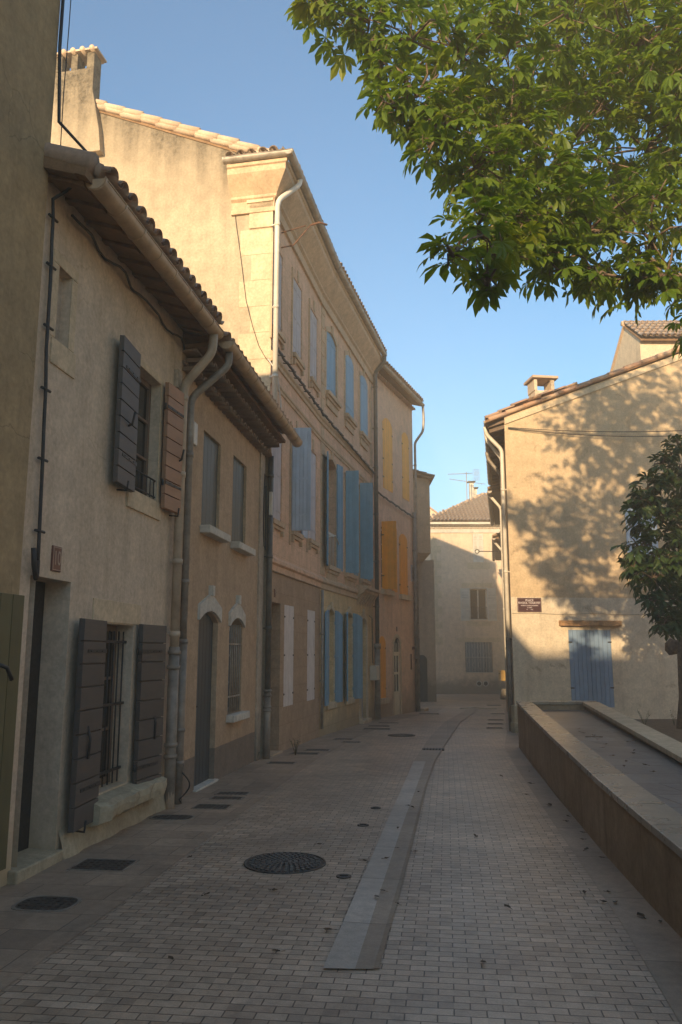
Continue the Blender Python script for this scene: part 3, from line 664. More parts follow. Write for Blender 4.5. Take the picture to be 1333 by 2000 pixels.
for s0, s1, zt in ((.94,1.88,2.33),(2.38,3.2,2.30)):
    b_ = MB(); m_ = (s0+s1)/2; p = arcpts(s0+.04, s1-.04, zt-.20, .13); y0 = -.035
    out = [(s0-.02,zt-.33),(s0-.02,zt-.14),(m_-.12,zt-.01),(m_,zt+.02),(m_+.12,zt-.01),(s1+.02,zt-.14),(s1+.02,zt-.33)]
    q = [out[0]] + [(s0-.02+(s1-s0+.04)*i/10, 0) for i in range(1,10)] + [out[-1]]
    def topz(x):
        for (xa,za),(xb,zb) in zip(out[1:], out[2:]):
            if xa <= x <= xb and xb > xa: return za+(zb-za)*(x-xa)/(xb-xa)
        return zt-.14
    xsn = [s0-.02+(s1-s0+.04)*i/10 for i in range(11)]
    lo = [(x, zt-.33 if i in (0,10) else p[i][1]) for i, x in enumerate(xsn)]; hi = [(x, topz(x)) for x in xsn]
    b_.strip([[(x,y0,z) for x,z in lo],[(x,y0,z) for x,z in hi],[(x,.01,z) for x,z in hi]], smooth=False)
    b_.strip([[(x,.01,z) for x,z in lo],[(x,y0,z) for x,z in lo]], smooth=False)
    b_.poly([(lo[0][0],y0,lo[0][1]),(hi[0][0],y0,hi[0][1]),(hi[0][0],.01,hi[0][1]),(lo[0][0],.01,lo[0][1])]); b_.poly([(lo[-1][0],y0,lo[-1][1]),(hi[-1][0],y0,hi[-1][1]),(hi[-1][0],.01,hi[-1][1]),(lo[-1][0],.01,lo[-1][1])])
    b_.box(m_-.05,m_+.05,-.06,.01,zt+.0,zt+.13); b_.build('hood', M['white'], H)
genoise(H, 0, L+.02, -.0, 4.92, M['tile3'], 2, .2, .075, proj=.15)
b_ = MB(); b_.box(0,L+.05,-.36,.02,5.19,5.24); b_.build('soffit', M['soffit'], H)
rf = slab_deck(H, 'roof', M['soffit'], (0,-.44,5.25), (1,0,0), (0,1,.30), L+.05, 5.2)
tiles(rf, 'roof_tiles', M['tile'], (0,-.52,5.26), (1,0,0), (0,1,.30), L+.1, 2.6, seed=5)
gutter(H, .12, L+.42, .50, 5.30, .092, M['bgut'], .43)
pipe(H, bend([(.28,-.50,5.24),(.28,-.50,5.05),(.12,-.09,4.6),(.12,-.09,.9)]), .045, M['gpipe'], [(.12,-.09,3.9),(.12,-.09,2.4)])
b_ = MB(); b_.tube([(.12,-.09,1.75),(.12,-.09,-.12)], .052, 12)
for z in (1.72,.75,.4): b_.tube([(.12,-.09,z-.02),(.12,-.09,z+.02)], .062, 12)
b_.build('downpipe', M['gpipe'], H)
b_ = MB(); b_.box(.28,.42,-.09,0,4.08,4.36); b_.build('junction_box', M['plastic'], H, .008)
b_ = MB(); b_.box(L-.35,L-.03,-.03,.01,-.3,5.0); b_.build('quoin_strip', M['grey'], H, .01)
pipe(H, bend([(L+.0,-.12,4.95),(L+.0,-.12,.95)]), .05, M['dpipe'], [(L,-.12,z) for z in (4.6,3.2,2.0)])
b_ = MB(); b_.tube([(L,-.12,1.0),(L,-.12,-.2)], .058, 12)
for z in (.98,.9,.72,.66): b_.tube([(L,-.12,z-.014),(L,-.12,z+.014)], .072, 12)
b_.build('downpipe', M['gpipe'], H)

# ---- third house: tall stone front, lavender shutters
CORN = [(0,9.60),(.05,9.60),(.05,9.66),(.03,9.70),(.03,9.84),(.08,9.88),(.08,9.93),(.13,10.0),(.22,10.12),(.29,10.22),(.31,10.25),(.31,10.36),(.34,10.38),(.34,10.44),(0,10.5)]
STR1 = [(0,2.98),(.03,2.99),(.03,3.10),(.075,3.13),(.075,3.19),(.03,3.24),(0,3.26)]
STR2 = [(0,6.72),(.03,6.73),(.03,6.80),(.06,6.83),(.06,6.88),(0,6.92)]
STR3 = [(0,6.30),(.025,6.31),(.025,6.36),(.045,6.38),(.045,6.42),(0,6.44)]
H, L = frame('house', (-1.25,13.5), (-.46,17.5), 'tall stone house with sunlit cream gable, square chimney and lavender shutters')
H3 = H
W3 = [(.06,.70,7.42,9.05),(1.5,2.24,7.45,9.08),(2.96,3.70,7.46,9.08),(.12,.84,3.90,5.62),(1.52,2.24,3.90,5.88),(2.92,3.68,3.93,5.88)]
ops = [(a,b2,c,d2,0,.12) for a,b2,c,d2 in W3] + [(.25,.87,-.1,2.46,0,.35),(1.13,1.82,.64,2.46,0,.08),(2.92,3.60,.64,2.46,0,.08)]
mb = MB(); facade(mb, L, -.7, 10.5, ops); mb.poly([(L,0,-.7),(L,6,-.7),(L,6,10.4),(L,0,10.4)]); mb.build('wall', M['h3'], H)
mb = MB(); zg = lambda y: 10.68+.437*min(y,5.4)-.437*max(0,y-5.4)
yy = [0,1,2,3,4,5.4,7,9.5]
mb.strip([[(0,y,-.7) for y in yy],[(0,y,4) for y in yy],[(0,y,8) for y in yy],[(0,y,zg(y)) for y in yy]], smooth=False)
mb.poly([(0,9.5,-.7),(L,9.5,-.7),(L,9.5,zg(9.5)),(0,9.5,zg(9.5))]); mb.build('gable_wall', M['h3g'], H)
b_ = MB()
for k in range(8):
    z0 = 5.75+k*.505; wd = .62 if k % 2 == 0 else .40
    if z0 < 9.3: b_.box(-.007,.01,.002,wd,z0+.004,z0+.5)
b_.box(-.03,.01,-.004,.45,9.30,9.80); b_.box(-.055,.01,-.01,.50,9.80,9.86); b_.box(-.07,.01,-.02,.53,9.93,9.98)
b_.build('quoins', M['pale'], H, .004)
mould(H, CORN, 0, L, M['stone'], ret0=.80)
mould(H, STR1, 0, L, M['h3'], 'string_course'); mould(H, STR2, 0, L, M['stone'], 'string_course'); mould(H, STR3, 0, L, M['stone'], 'string_course')
for i, (a, b2, c, d2) in enumerate(W3[:3]):
    closed(H, a, b2, c, d2, M['weath'], n=2, hmat=M['weath'])
closed(H, *W3[3], M['lav'], n=4); closed(H, *W3[5], M['lav'], n=3)
window(H, *W3[4], .12, mat=M['weath'])
shutter(H, 1.53, 1, .36, 3.88, 5.90, 83, M['lblue'], 5, out=.02, hz=(.15,.5,.85))
shutter(H, 2.25, 1, .36, 3.88, 5.88, 3, M['lblue'], 5, out=.02, hz=(.15,.5,.85))
for a, b2, c, d2 in W3:
    b_ = MB(); b_.box(a-.02,b2+.04,-.075,.01,c-.09,c); b_.box(a+.03,b2-.01,-.045,.01,c-.15,c-.09)
    b_.box(b2-.06,b2,-.06,.01,c-.24,c-.15); b_.box(a,a+.06,-.06,.01,c-.24,c-.15); b_.build('sill', M['stone'], H, .006)
    b_ = MB(); b_.box(a-.14,a-.09,-.03,.01,c-.3,d2+.12); b_.build('window_band', M['stone'], H, .005)
    b_ = MB(); m_ = (a+b2)/2; b_.prism([(m_-.045,-.02,d2+.03),(m_+.045,-.02,d2+.03),(m_+.06,-.02,d2+.26),(m_-.06,-.02,d2+.26)], [(m_-.045,.01,d2+.03),(m_+.045,.01,d2+.03),(m_+.06,.01,d2+.26),(m_-.06,.01,d2+.26)]); b_.build('keystone', M['stone'], H)
door(H, .25, .87, -.1, 2.46, .34, M['wood'], n=4)
b_ = MB(); b_.box(.22,.9,-.06,.34,-.5,-.08); b_.build('doorstep', M['stone'], H, .008)
closed(H, 1.13, 1.82, .64, 2.46, M['whitep'], n=2, inset=0, hmat=M['iron']); closed(H, 2.92, 3.60, .64, 2.46, M['whitep'], n=2, inset=0, hmat=M['iron'])
rf = slab_deck(H, 'roof', M['soffit'], (-.02,-.34,10.48), (1,0,0), (0,1,.437), L, 6.3, .05)
tiles(rf, 'roof_tiles', M['tile2'], (.1,-.40,10.50), (1,0,0), (0,1,.437), L, 6.4, seed=6)
for q, (s_, ln, off, zo) in enumerate(((-.04,.46,.0,.02),(-.02,.44,.14,-.05))):     # verge: two courses of big ridge tiles down the rake
    b_ = MB(); y = -.1+off
    while y < 5.2:
        dz = rnd.uniform(-.012,.012); z = 10.72+.437*y+zo+.02
        b_.tube([(s_,y,z+.01+dz),(s_,y+ln,z+.437*ln-.012+dz)], [.072,.060], 10); y += ln*.86
    b_.build('verge_tiles', M['tile2'], rf)
MG = Matrix(((0,1,0,0),(-1,0,0,0),(0,0,1,0),(0,0,0,1)))     # maps a facade frame onto the gable side
g = gutter(H, -.86, .47, .37, 10.52, .075, M['zinc'], 1.0); g.data.transform(MG)
gutter(H, -.44, L+.02, .40, 10.52, .075, M['zinc'], 2.0)
tiles(rf, 'corner_tiles', M['tile2'], (-.38,.84,10.53), (0,-1,0), (1,0,.35), 1.12, .6, seed=9, row=.21)
b_ = MB(); b_.prism([(-.30,.84,10.50),(-.30,-.30,10.50),(.5,-.1,10.70),(.5,.84,11.0)], [(-.30,.84,10.53),(-.30,-.30,10.53),(.5,-.1,10.73),(.5,.84,11.03)]); b_.build('corner_roof', M['soffit'], rf)
b_ = MB(); b_.box(-.17,.12,3.70,4.56,11.2,13.06); b_.box(-.17,.12,3.70,3.86,13.06,13.42); b_.box(-.17,.12,4.40,4.56,13.06,13.42); b_.box(-.17,.02,4.06,4.20,13.06,13.42); b_.box(.06,.12,4.06,4.20,13.06,13.42)
b_.prism([(-.17,3.705,12.6),(-.17,3.705,11.2),(-.17,3.46,11.2),(-.17,3.52,11.7)],[(.12,3.705,12.6),(.12,3.705,11.2),(.12,3.46,11.2),(.12,3.52,11.7)])
ch = b_.build('chimney', M['h3g'], rf, .01)
b_ = MB(); b_.box(-.23,.18,3.62,4.64,13.42,13.46)
for i in range(5): y = 3.68+i*.205; b_.tube([(-.25,y+.05,13.45),(.20,y+.05,13.47)], .055, 8)
b_.build('chimney_cap', M['tile2'], H)
b_ = MB(); b_.box(-.1,.08,3.88,4.38,13.0,13.07); b_.build('flue', M['black'], H)
pipe(H, bend([(.42,-.40,10.46),(.34,-.40,10.30),(-.06,-.10,9.78),(-.06,-.10,5.2)], rad=.14), .048, M['cpipe'], [(-.06,-.10,z) for z in (9.3,7.7,6.4)])
b_ = MB(); b_.tube([(.5,-.02,9.45),(.5,-.5,9.55)], .012, 6); b_.tube([(.5,-.02,9.15),(.52,-.25,9.18),(.55,-.42,9.40),(.62,-.56,9.62)], .014, 6); b_.tube([(.62,-.56,9.62),(.66,-.72,9.68),(.74,-.86,9.66)], .020, 6); b_.build('bracket', M['rust'], H)

# ---- fourth house: stone front, blue arched shutters
H, L = frame('house', (-.46,17.5), (.93,23.1), 'tall stone fronted house with blue shutters on three floors and cream painted ground floor')
H4 = H
ops = [(.43,1.43,7.64,9.25,.14,.12),(2.33,3.20,7.65,9.35,.12,.12),(4.08,5.0,7.65,9.40,.12,.12),
       (.52,1.36,3.55,6.10,.14,.25),(2.33,3.25,3.55,6.12,.14,.14),(4.0,4.95,3.55,6.15,.14,.14),
       (.62,1.19,.50,2.58,.12,.16),(2.41,3.03,.50,2.58,.12,.16),(3.98,4.72,-.2,2.52,.16,.14)]
mb = MB(); facade(mb, L, -.8, 10.5, ops); body(mb, L, 9, -.8, 10.5); mb.build('wall', M['h4'], H)
mould(H, CORN, 0, L, M['stone']); mould(H, STR1, 0, L, M['stone'], 'string_course'); mould(H, STR2, 0, L, M['stone'], 'string_course'); mould(H, STR3, 0, L, M['stone'], 'string_course')
closed(H, .43, 1.43, 7.64, 9.25, M['blue'], .14, 3, hz=(.15,.85)); closed(H, 2.33, 3.20, 7.65, 9.35, M['blue'], .12, 3, inset=-.03, hz=(.15,.85)); closed(H, 4.08, 5.0, 7.65, 9.40, M['blue'], .12, 3, inset=-.03, hz=(.15,.85))
for s0, s1, c, d2, ar, dd in ops[:6]:
    surround(H, s0, s1, c, d2, .11, .02, M['stone'], ar, key=True)
    b_ = MB(); b_.box(s0-.10,s1+.10,-.12,.01,c-.10,c); b_.box(s0-.06,s1+.06,-.075,.01,c-.17,c-.10); b_.box(s0-.02,s1+.02,-.04,.01,c-.34,c-.17); b_.build('sill', M['stone'], H, .008)
for s0, s1, c, d2, ar, dd in ops[3:6]: window(H, s0, s1, c, d2, dd, ar, M['louv'], 5)
shutter(H, .50, -1, .42, 3.52, 6.10, 14, M['blue'], 3, hz=(.1,.4,.68,.93)); shutter(H, 1.38, 1, .34, 3.52, 6.10, 8, M['blue'], 3, hz=(.1,.5,.93), label='paler weathered blue shutter folded back on the wall')
b_ = MB(); b_.box(.52,1.36,.02,.04,4.30,4.36); b_.tube([(.52,-.04,4.2),(.9,-.12,4.28),(1.3,-.10,4.12)], .014, 6)
for i in range(6): b_.tube([(.58+i*.145,.03,3.56),(.58+i*.145,.03,4.32)], .007, 6)
b_.build('guard_rail', M['louv'], H)
for s0, s1, z1 in ((2.33,3.25,6.14),(4.0,4.95,6.17)):
    shutter(H, s0, 1, .335 if s0 < 3 else .35, 3.54, z1, 84, M['blue2'], 4, hz=(.1,.5,.93)); shutter(H, s1, 1, .28, 3.56, z1-.05, 2, M['blue2'], 4, hz=(.1,.5,.93))
for s0, s1, c, d2, ar, dd in ops[6:8]:
    window(H, s0, s1, c, d2, dd, ar, M['louv'], 3); surround(H, s0, s1, c, d2, .09, .03, M['pale'], ar, key=True)
    b_ = MB(); b_.box(s0-.12,s1+.12,-.06,.01,c-.14,c); b_.build('sill', M['pale'], H, .006)
shutter(H, .60, -1, .44, .46, 2.54, 6, M['blue'], 3, arch=.10, aw=(-.44,.44), hz=(.12,.5,.86)); shutter(H, 1.21, 1, .42, .47, 2.56, 8, M['blue'], 3, arch=.10, aw=(-.4,.4), hz=(.12,.5,.86))
shutter(H, 2.39, -1, .44, .46, 2.58, 14, M['blue'], 3, arch=.10, aw=(-.44,.44), hz=(.12,.5,.86)); shutter(H, 3.05, 1, .42, .45, 2.58, 20, M['blue2'], 3, arch=.10, aw=(-.42,.42), hz=(.12,.5,.86))
surround(H, 3.98, 4.72, -.2, 2.52, .14, .04, M['pale'], .16, key=True)
door(H, 3.98, 4.72, -.2, 2.52, .12, M['weath'], .16, 3, label='pale grey door scrawled with dark graffiti, standing in an arched recess')
b_ = MB(); z = 2.1
for pts in ([(4.10,2.25),(4.2,2.05),(4.12,1.98),(4.24,1.9)], [(4.1,1.8),(4.26,1.78),(4.16,1.6),(4.3,1.66)], [(4.12,1.5),(4.22,1.34),(4.3,1.5)]):
    b_.tube([(x,.085,zz) for x, zz in pts], .012, 4)
b_.build('graffiti', M['plate'], H)
b_ = MB(); b_.box(3.99,4.15,.03,.085,1.02,1.16); b_.box(4.0,4.2,.04,.085,.86,.98); b_.box(4.0,4.2,.04,.085,.68,.8); b_.build('letter_box', M['plate'], H, .006)
b_ = MB(); b_.box(3.85,4.9,-.12,.3,-.6,-.14); b_.build('doorstep', M['pale'], H, .01)
b_ = MB()      # carved shelf over the door
mouldp = [(0,3.0),(.06,3.02),(.10,3.10),(.22,3.16),(.24,3.22),(.30,3.25),(.30,3.32),(0,3.36)]
m = mould(H, mouldp, 3.55, 5.35, M['stone'], 'door_canopy', .0, .0)
for i in range(6): s = 3.68+i*.31; b_.prism([(s,-.20,3.15),(s+.12,-.20,3.15),(s+.12,.01,2.82),(s,.01,2.82)],[(s,-.20,3.2),(s+.12,-.20,3.2),(s+.12,.01,3.18),(s,.01,3.18)])
b_.build('corbels', M['stone'], m, .004)
rf = slab_deck(H, 'roof', M['soffit'], (0,-.34,10.48), (1,0,0), (0,1,.437), L+.1, 6.3, .05)
tiles(rf, 'roof_tiles', M['tile'], (0,-.43,10.52), (1,0,0), (0,1,.437), L+.2, 3.2, seed=7)
gutter(H, -.02, L+.02, .40, 10.50, .075, M['zinc'], 2.0)
pipe(H, bend([(L-.10,-.42,10.45),(L-.10,-.42,10.25),(L-.04,-.12,9.95),(L-.04,-.12,-.26)]), .062, M['dpipe'], [(L-.04,-.12,z) for z in (9.5,8.2,7.0,5.6,4.2,2.9)])
b_ = MB(); b_.tube([(L-.04,-.12,1.75),(L-.04,-.12,-.28)], .082, 12); b_.tube([(L-.04,-.12,1.7),(L-.04,-.12,1.85)], .1, 12); b_.build('downpipe', M['gpipe'], H)
for i, (s, z0, z1) in enumerate(((.0,3.3,9.6),(L-.34,3.3,9.6))):
    b_ = MB(); k = 0; z = z0
    while z < z1: b_.box(s,s+(.26 if k % 2 else .34),-.015,.01,z+.005,min(z+.33,z1)-.005); z += .34; k += 1
    b_.build('quoins', M['stone'], H, .008)
pipe(H, [(-.02,-.06,2.95),(-.02,-.06,.0)], .032, M['zinc'], [(-.02,-.06,2.0),(-.02,-.06,1.0)])

# ---- fifth house: orange render, orange shutters
H, L = frame('house', (.93,23.1), (2.5,27.0), 'orange rendered house with bright orange shutters and a glazed cream door at the bend')
H5 = H
ops = [(.98,1.92,6.60,8.92,.20,.10),(2.96,3.72,6.63,8.95,.20,.10),(.74,1.62,3.47,5.48,.16,.12),(2.52,3.38,3.43,5.42,.16,.10),(.40,1.05,.29,2.08,.22,.10),(1.84,2.48,-.30,2.05,.26,.09)]
mb = MB(); facade(mb, L, -.9, 10.2, ops); body(mb, L, 9, -.9, 10.2); mb.build('wall', M['h5'], H)
closed(H, .98, 1.92, 6.60, 8.92, M['yellow'], .20, 3, inset=-.01, hmat=M['iron'], hz=(.15,.4,.8)); closed(H, 2.96, 3.72, 6.63, 8.95, M['yellow'], .20, 3, inset=-.01, hmat=M['iron'], hz=(.3,.8))
closed(H, 2.52, 3.38, 3.43, 5.42, M['orange'], .16, 3, inset=-.01, hmat=M['iron'], hz=(.15,.8)); closed(H, .40, 1.05, .29, 2.08, M['orange'], .22, 3, inset=-.01, hmat=M['iron'], hz=(.15,.8))
window(H, .74, 1.62, 3.47, 5.48, .12, .16, M['louv'], 4)
shutter(H, .76, 1, .45, 3.45, 5.50, 84, M['orange'], 5, hz=(.2,.8), hmat=M['iron']); shutter(H, 1.64, 1, .42, 3.45, 5.46, 3, M['orange'], 5, hz=(.2,.8), hmat=M['iron'])
for s0, s1, z in ((.70,1.7,3.47),(2.46,3.5,3.43),(.36,1.1,.29)): sill(H, s0, s1, z-.16, z, .10, M['pale'])
surround(H, .40, 1.05, .29, 2.08, .10, .012, M['h5'], .22)
surround(H, 1.84, 2.48, -.3, 2.05, .12, .012, M['pale'], .26)
f = MB()      # glazed door under an arched fanlight
f.box(1.84,2.48,.03,.07,-.3,.42); f.box(1.84,1.92,.03,.07,.42,1.50); f.box(2.40,2.48,.03,.07,.42,1.50); f.box(2.135,2.185,.03,.07,.42,1.5); f.box(1.92,2.135,.032,.068,.93,1.0); f.box(2.185,2.40,.032,.068,.93,1.0); f.box(1.84,2.48,.02,.07,1.5,1.62); f.box(1.90,2.42,.02,.03,-.2,.3)
dr = f.build('door', M['cream'], H, .004)
g = MB(); g.box(1.9,2.42,.045,.055,.4,1.52); g.build('pane', M['glass'], dr)
p = arcpts(1.84, 2.48, 2.05, .26); g = MB(); g.poly([(1.84,.06,1.6),(2.48,.06,1.6)]+[(x,.06,z) for x, z in reversed(p)]); g.build('fanlight', M['glass'], H)
f = MB()
for i in range(4): f.tube([(1.92+i*.16,.03,1.62),(1.92+i*.16,.03,1.88)], .01, 5)
f.build('fanlight_grille', M['pale'], H)
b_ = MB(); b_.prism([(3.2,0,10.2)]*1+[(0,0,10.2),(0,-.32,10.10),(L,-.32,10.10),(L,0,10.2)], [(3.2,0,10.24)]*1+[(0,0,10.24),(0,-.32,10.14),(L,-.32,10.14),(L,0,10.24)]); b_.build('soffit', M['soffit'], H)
genoise(H, 0, L, 0, 9.98, M['tile'], 1, .2, .07)
rf = slab_deck(H, 'roof', M['soffit'], (-.1,-.34,10.15), (1,0,0), (0,1,.35), L+.1, 6.3, .05)
tiles(rf, 'roof_tiles', M['tile'], (-.1,-.42,10.20), (1,0,0), (0,1,.35), L+.15, 3.4, seed=8)
gutter(H, -.05, L+.05, .38, 10.16, .07, M['zinc'], 1.4)
pipe(H, bend([(L+.0,-.40,10.1),(L+.0,-.42,9.6),(L+.02,-.38,9.2),(L-.02,-.09,8.8),(L-.02,-.09,-.35)]), .045, M['zinc'], [(L-.02,-.09,z) for z in (8,6,4,2)])
pipe(H, bend([(L-.22,-.08,6.3),(L-.22,-.08,-.35)]), .055, M['gpipe'], [(L-.22,-.08,z) for z in (5,3,1.4)])
b_ = MB(); b_.box(L-.42,L-.30,-.06,0,1.7,1.78); b_.box(L-.62,L-.55,-.03,.0,1.05,1.55); b_.build('meter_box', M['rust'], H, .004)
b_ = MB(); b_.box(L+.02,L+.55,-.25,.4,-.7,-.22); b_.box(L+.02,L+.95,-.2,.3,-.9,-.33); b_.build('steps', M['stone'], H, .01)

# ---- low storeyed building beyond the bend
H, L = frame('house', (1.9,34), (3.98,34), 'narrow grey building at the bend with a brown upper storey jutting out')
mb = MB(); facade(mb, L, -1, 5.5, [(1.25,1.72,-.55,1.5,.2,.12)]); body(mb, L, 6, -1, 5.5); mb.build('wall', M['grey'], H)
door(H, 1.25, 1.72, -.55, 1.5, .1, M['door2'], .2, 3)
mb = MB(); mb.box(-.2,1.62,-3.0,4,5.42,8.45); mb.build('upper_storey', M['h2'], H, .02)
rf = slab_deck(H, 'roof', M['soffit'], (1.75,-3.2,8.4), (0,1,0), (-1,0,.3), 7.4, 2, .05, 0)
tiles(rf, 'roof_tiles', M['tile3'], (1.80,-3.2,8.42), (0,1,0), (-1,0,.3), 7.4, 2, seed=10)
H, L = frame('house', (2.0,58), (7.6,58), 'cream gabled house far off behind the hip roofed one')
mb = MB(); mb.prism([(0,0,-1),(L,0,-1),(L,0,11.3),(L-2.6,0,13.3),(0,0,13.3)], [(0,8,-1),(L,8,-1),(L,8,11.3),(L-2.6,8,13.3),(0,8,13.3)]); mb.build('wall', M['r2'], H)
b_ = MB(); b_.prism([(L+.15,-.15,11.2),(L+.15,-.15,11.3),(L-2.6,-.15,13.45),(L-2.6,-.15,13.32)], [(L+.15,8,11.2),(L+.15,8,11.3),(L-2.6,8,13.45),(L-2.6,8,13.32)]); b_.build('roof', M['tile'], H)

# ---- house closing the view
H, L = frame('house', (4.87,43), (13,43), 'pinkish three storey house closing the street end, with louvred shutters and hipped tile roof')
HE = H
ops = [(2.30,2.88,6.42,7.98,0,.10),(2.06,2.98,3.32,4.98,0,.22),(1.74,3.18,.57,2.14,0,.16)]
mb = MB(); facade(mb, L, -1.2, 8.5, ops); body(mb, L, 8, -1.2, 8.5); mb.build('wall', M['end'], H)
def louvre(H, s0, s1, z0, z1, y, mat, out=False):
    f = MB(); b2 = .05; t = .035
    f.box(s0,s0+b2,y,y+t,z0,z1); f.box(s1-b2,s1,y,y+t,z0,z1)
    zs = (z0, (z0*2+z1)/3, (z0+z1*2)/3, z1-b2)
    for z in zs: f.box(s0+b2,s1-b2,y+.002,y+t-.002,z,z+b2)
    z = z0+b2+.03
    while z < z1-b2-.02:
        if all(abs(z-q-.02) > .035 for q in zs): f.prism([(s0+b2,y+.003,z-.012),(s1-b2,y+.003,z-.012),(s1-b2,y+.028,z+.022),(s0+b2,y+.028,z+.022)], [(s0+b2,y+.003,z-.006),(s1-b2,y+.003,z-.006),(s1-b2,y+.028,z+.028),(s0+b2,y+.028,z+.028)])
        z += .055
    o = f.build('louvred_shutter', mat, H)
    g = MB(); g.box(s0+b2,s1-b2,y+t*.8,y+t*.95,z0+b2,z1-b2); g.build('backing', mat, o)
    return o
louvre(H, 2.31, 2.585, 6.42, 7.98, -.02, M['louv']); louvre(H, 2.595, 2.87, 6.42, 7.98, -.02, M['louv'])
louvre(H, 1.56, 2.04, 3.26, 5.0, -.05, M['louv']); louvre(H, 3.0, 3.48, 3.26, 5.0, -.05, M['louv'])
window(H, 2.06, 2.98, 3.32, 4.98, .2, mat=M['white'], rows=1)
for i, sx in enumerate((2.10, 2.56)):
    b_ = MB(); b_.box(sx,sx+.36,.185,.19,3.4,4.9); b_.build('curtain', M['h3'], H)
b_ = MB()
for i in range(9): b_.tube([(2.1+i*.105,.03,3.36),(2.1+i*.105,.03,3.98)], .008, 5)
for z in (3.38,3.98): b_.tube([(2.06,.03,z),(2.98,.03,z)], .011, 5)
for i in range(4): cx = 2.2+i*.21; b_.tube([(cx+.07*math.cos(a*.7),.03,3.68+.1*math.sin(a*.7)) for a in range(10)], .006, 4)
b_.build('window_railing', M['iron'], H)
surround(H, 2.06, 2.98, 3.32, 4.98, .06, .02, M['white'])
for a in ((1.64,3.30,5.05,5.30),(1.85,3.12,2.98,3.24),(1.32,3.66,2.16,2.38),(1.98,3.2,6.05,6.40)):
    b_ = MB(); b_.box(a[0],a[1],-.012,.01,a[2],a[3]); b_.build('stone_band', M['pale'], H, .004)
closed(H, 1.76, 2.50, .58, 2.12, M['greyblue'], n=2, inset=.05); shutter(H, 3.16, -1, .34, .58, 2.12, 0, M['greyblue'], 3, out=-.10); shutter(H, 2.52, 1, .28, .58, 2.12, 8, M['greyblue'], 3, out=-.10)
b_ = MB(); b_.box(1.74,3.18,.14,.16,.57,2.14); b_.build('pane', M['black'], H)
b_ = MB()
for i in range(10): x = 1.80+i*.148; b_.tube([(x,-.02,.55),(x,-.02,2.15)], .010, 5)
for i in range(5): x = 1.87+i*.29; b_.tube([(x+.05*math.sin(a*1.2),-.02,.6+a*.09) for a in range(17)], .007, 4)
for z in (.56,1.35,2.14): b_.tube([(1.74,-.02,z),(3.2,-.02,z)], .012, 5)
b_.build('window_bars', M['louv'], H)
for x in (2.42, 2.77):
    b_ = MB(); ring = [(x+.13*math.cos(a*math.pi/8),-.03,-.02+.13*math.sin(a*math.pi/8)) for a in range(17)]; b_.tube(ring, .022, 6, caps=False); v_ = b_.build('vent', M['louv'], H)
    b_ = MB(); b_.poly([(x+.12*math.cos(a*math.pi/8),-.015,-.02+.12*math.sin(a*math.pi/8)) for a in range(16)]); b_.build('vent_grille', M['iron'], v_)
b_ = MB(); z = 2.0; k = 0
while z < 7.9: b_.box(-.012,.34 if k % 2 else .56,-.010,.012,z+.005,z+.40); z += .41; k += 1
b_.build('quoins', M['pale'], H, .006)
b_ = MB(); b_.box(-.05,L,-.06,.01,8.02,8.24); b_.box(-.1,L,-.38,.0,8.45,8.57); b_.build('frieze', M['white'], H, .01)
genoise(H, -.1, L, 0, 8.24, M['white'], 2, .2, .08, proj=.13)
U, V = (1,0,0), (0,1,.62)
rf = slab_deck(H, 'roof', M['soffit'], (3.6,-.4,8.56), U, V, 4.5, 4.2, .05)
VL = Vector((0,1,.62)).normalized()
tiles(rf, 'roof_tiles', M['tile2'], (-.3,-.42,8.58), U, V, 8.4, 4.4, seed=11, row=.21, course=.3, clip=lambda u, v: v < u*.98 + .1)
b_ = MB(); b_.prism([(-.2,-.3,8.5),(3.4,3.1,10.6),(L,3.1,10.6),(L,-.3,8.5)], [(-.2,-.3,8.55),(3.4,3.1,10.65),(L,3.1,10.65),(L,-.3,8.55)]); b_.prism([(-.2,-.3,8.5),(3.4,3.1,10.6),(3.4,8,10.6),(-.2,8,8.5)], [(-.2,-.3,8.55),(3.4,3.1,10.65),(3.4,8,10.65),(-.2,8,8.55)]); b_.build('roof_deck', M['tile2'], rf)
b_ = MB()
for i in range(13): a = i/13; p = Vector((-.25,-.35,8.66)).lerp(Vector((3.4,3.1,10.76)), a); q = Vector((-.25,-.35,8.66)).lerp(Vector((3.4,3.1,10.76)), a+.09); b_.tube([p, q], [.10,.085], 8)
for i in range(12): b_.tube([(3.4+i*.4,3.1,10.80),(3.83+i*.4,3.1,10.78)], [.09,.10], 8)
b_.build('ridge_tiles', M['tile2'], rf)
b_ = MB(); b_.box(2.72,2.96,3.0,3.3,10.0,11.45); b_.box(2.98,3.16,3.1,3.35,10.0,11.1); c_ = b_.build('chimney', M['white'], rf, .01)
b_ = MB(); b_.box(2.62,3.06,2.9,3.4,11.52,11.56); b_.box(2.8,2.88,3.1,3.2,11.45,11.52); b_.box(2.9,3.24,3.0,3.45,11.17,11.21); b_.box(3.04,3.1,3.2,3.26,11.1,11.17); b_.build('chimney_cap', M['iron'], H)

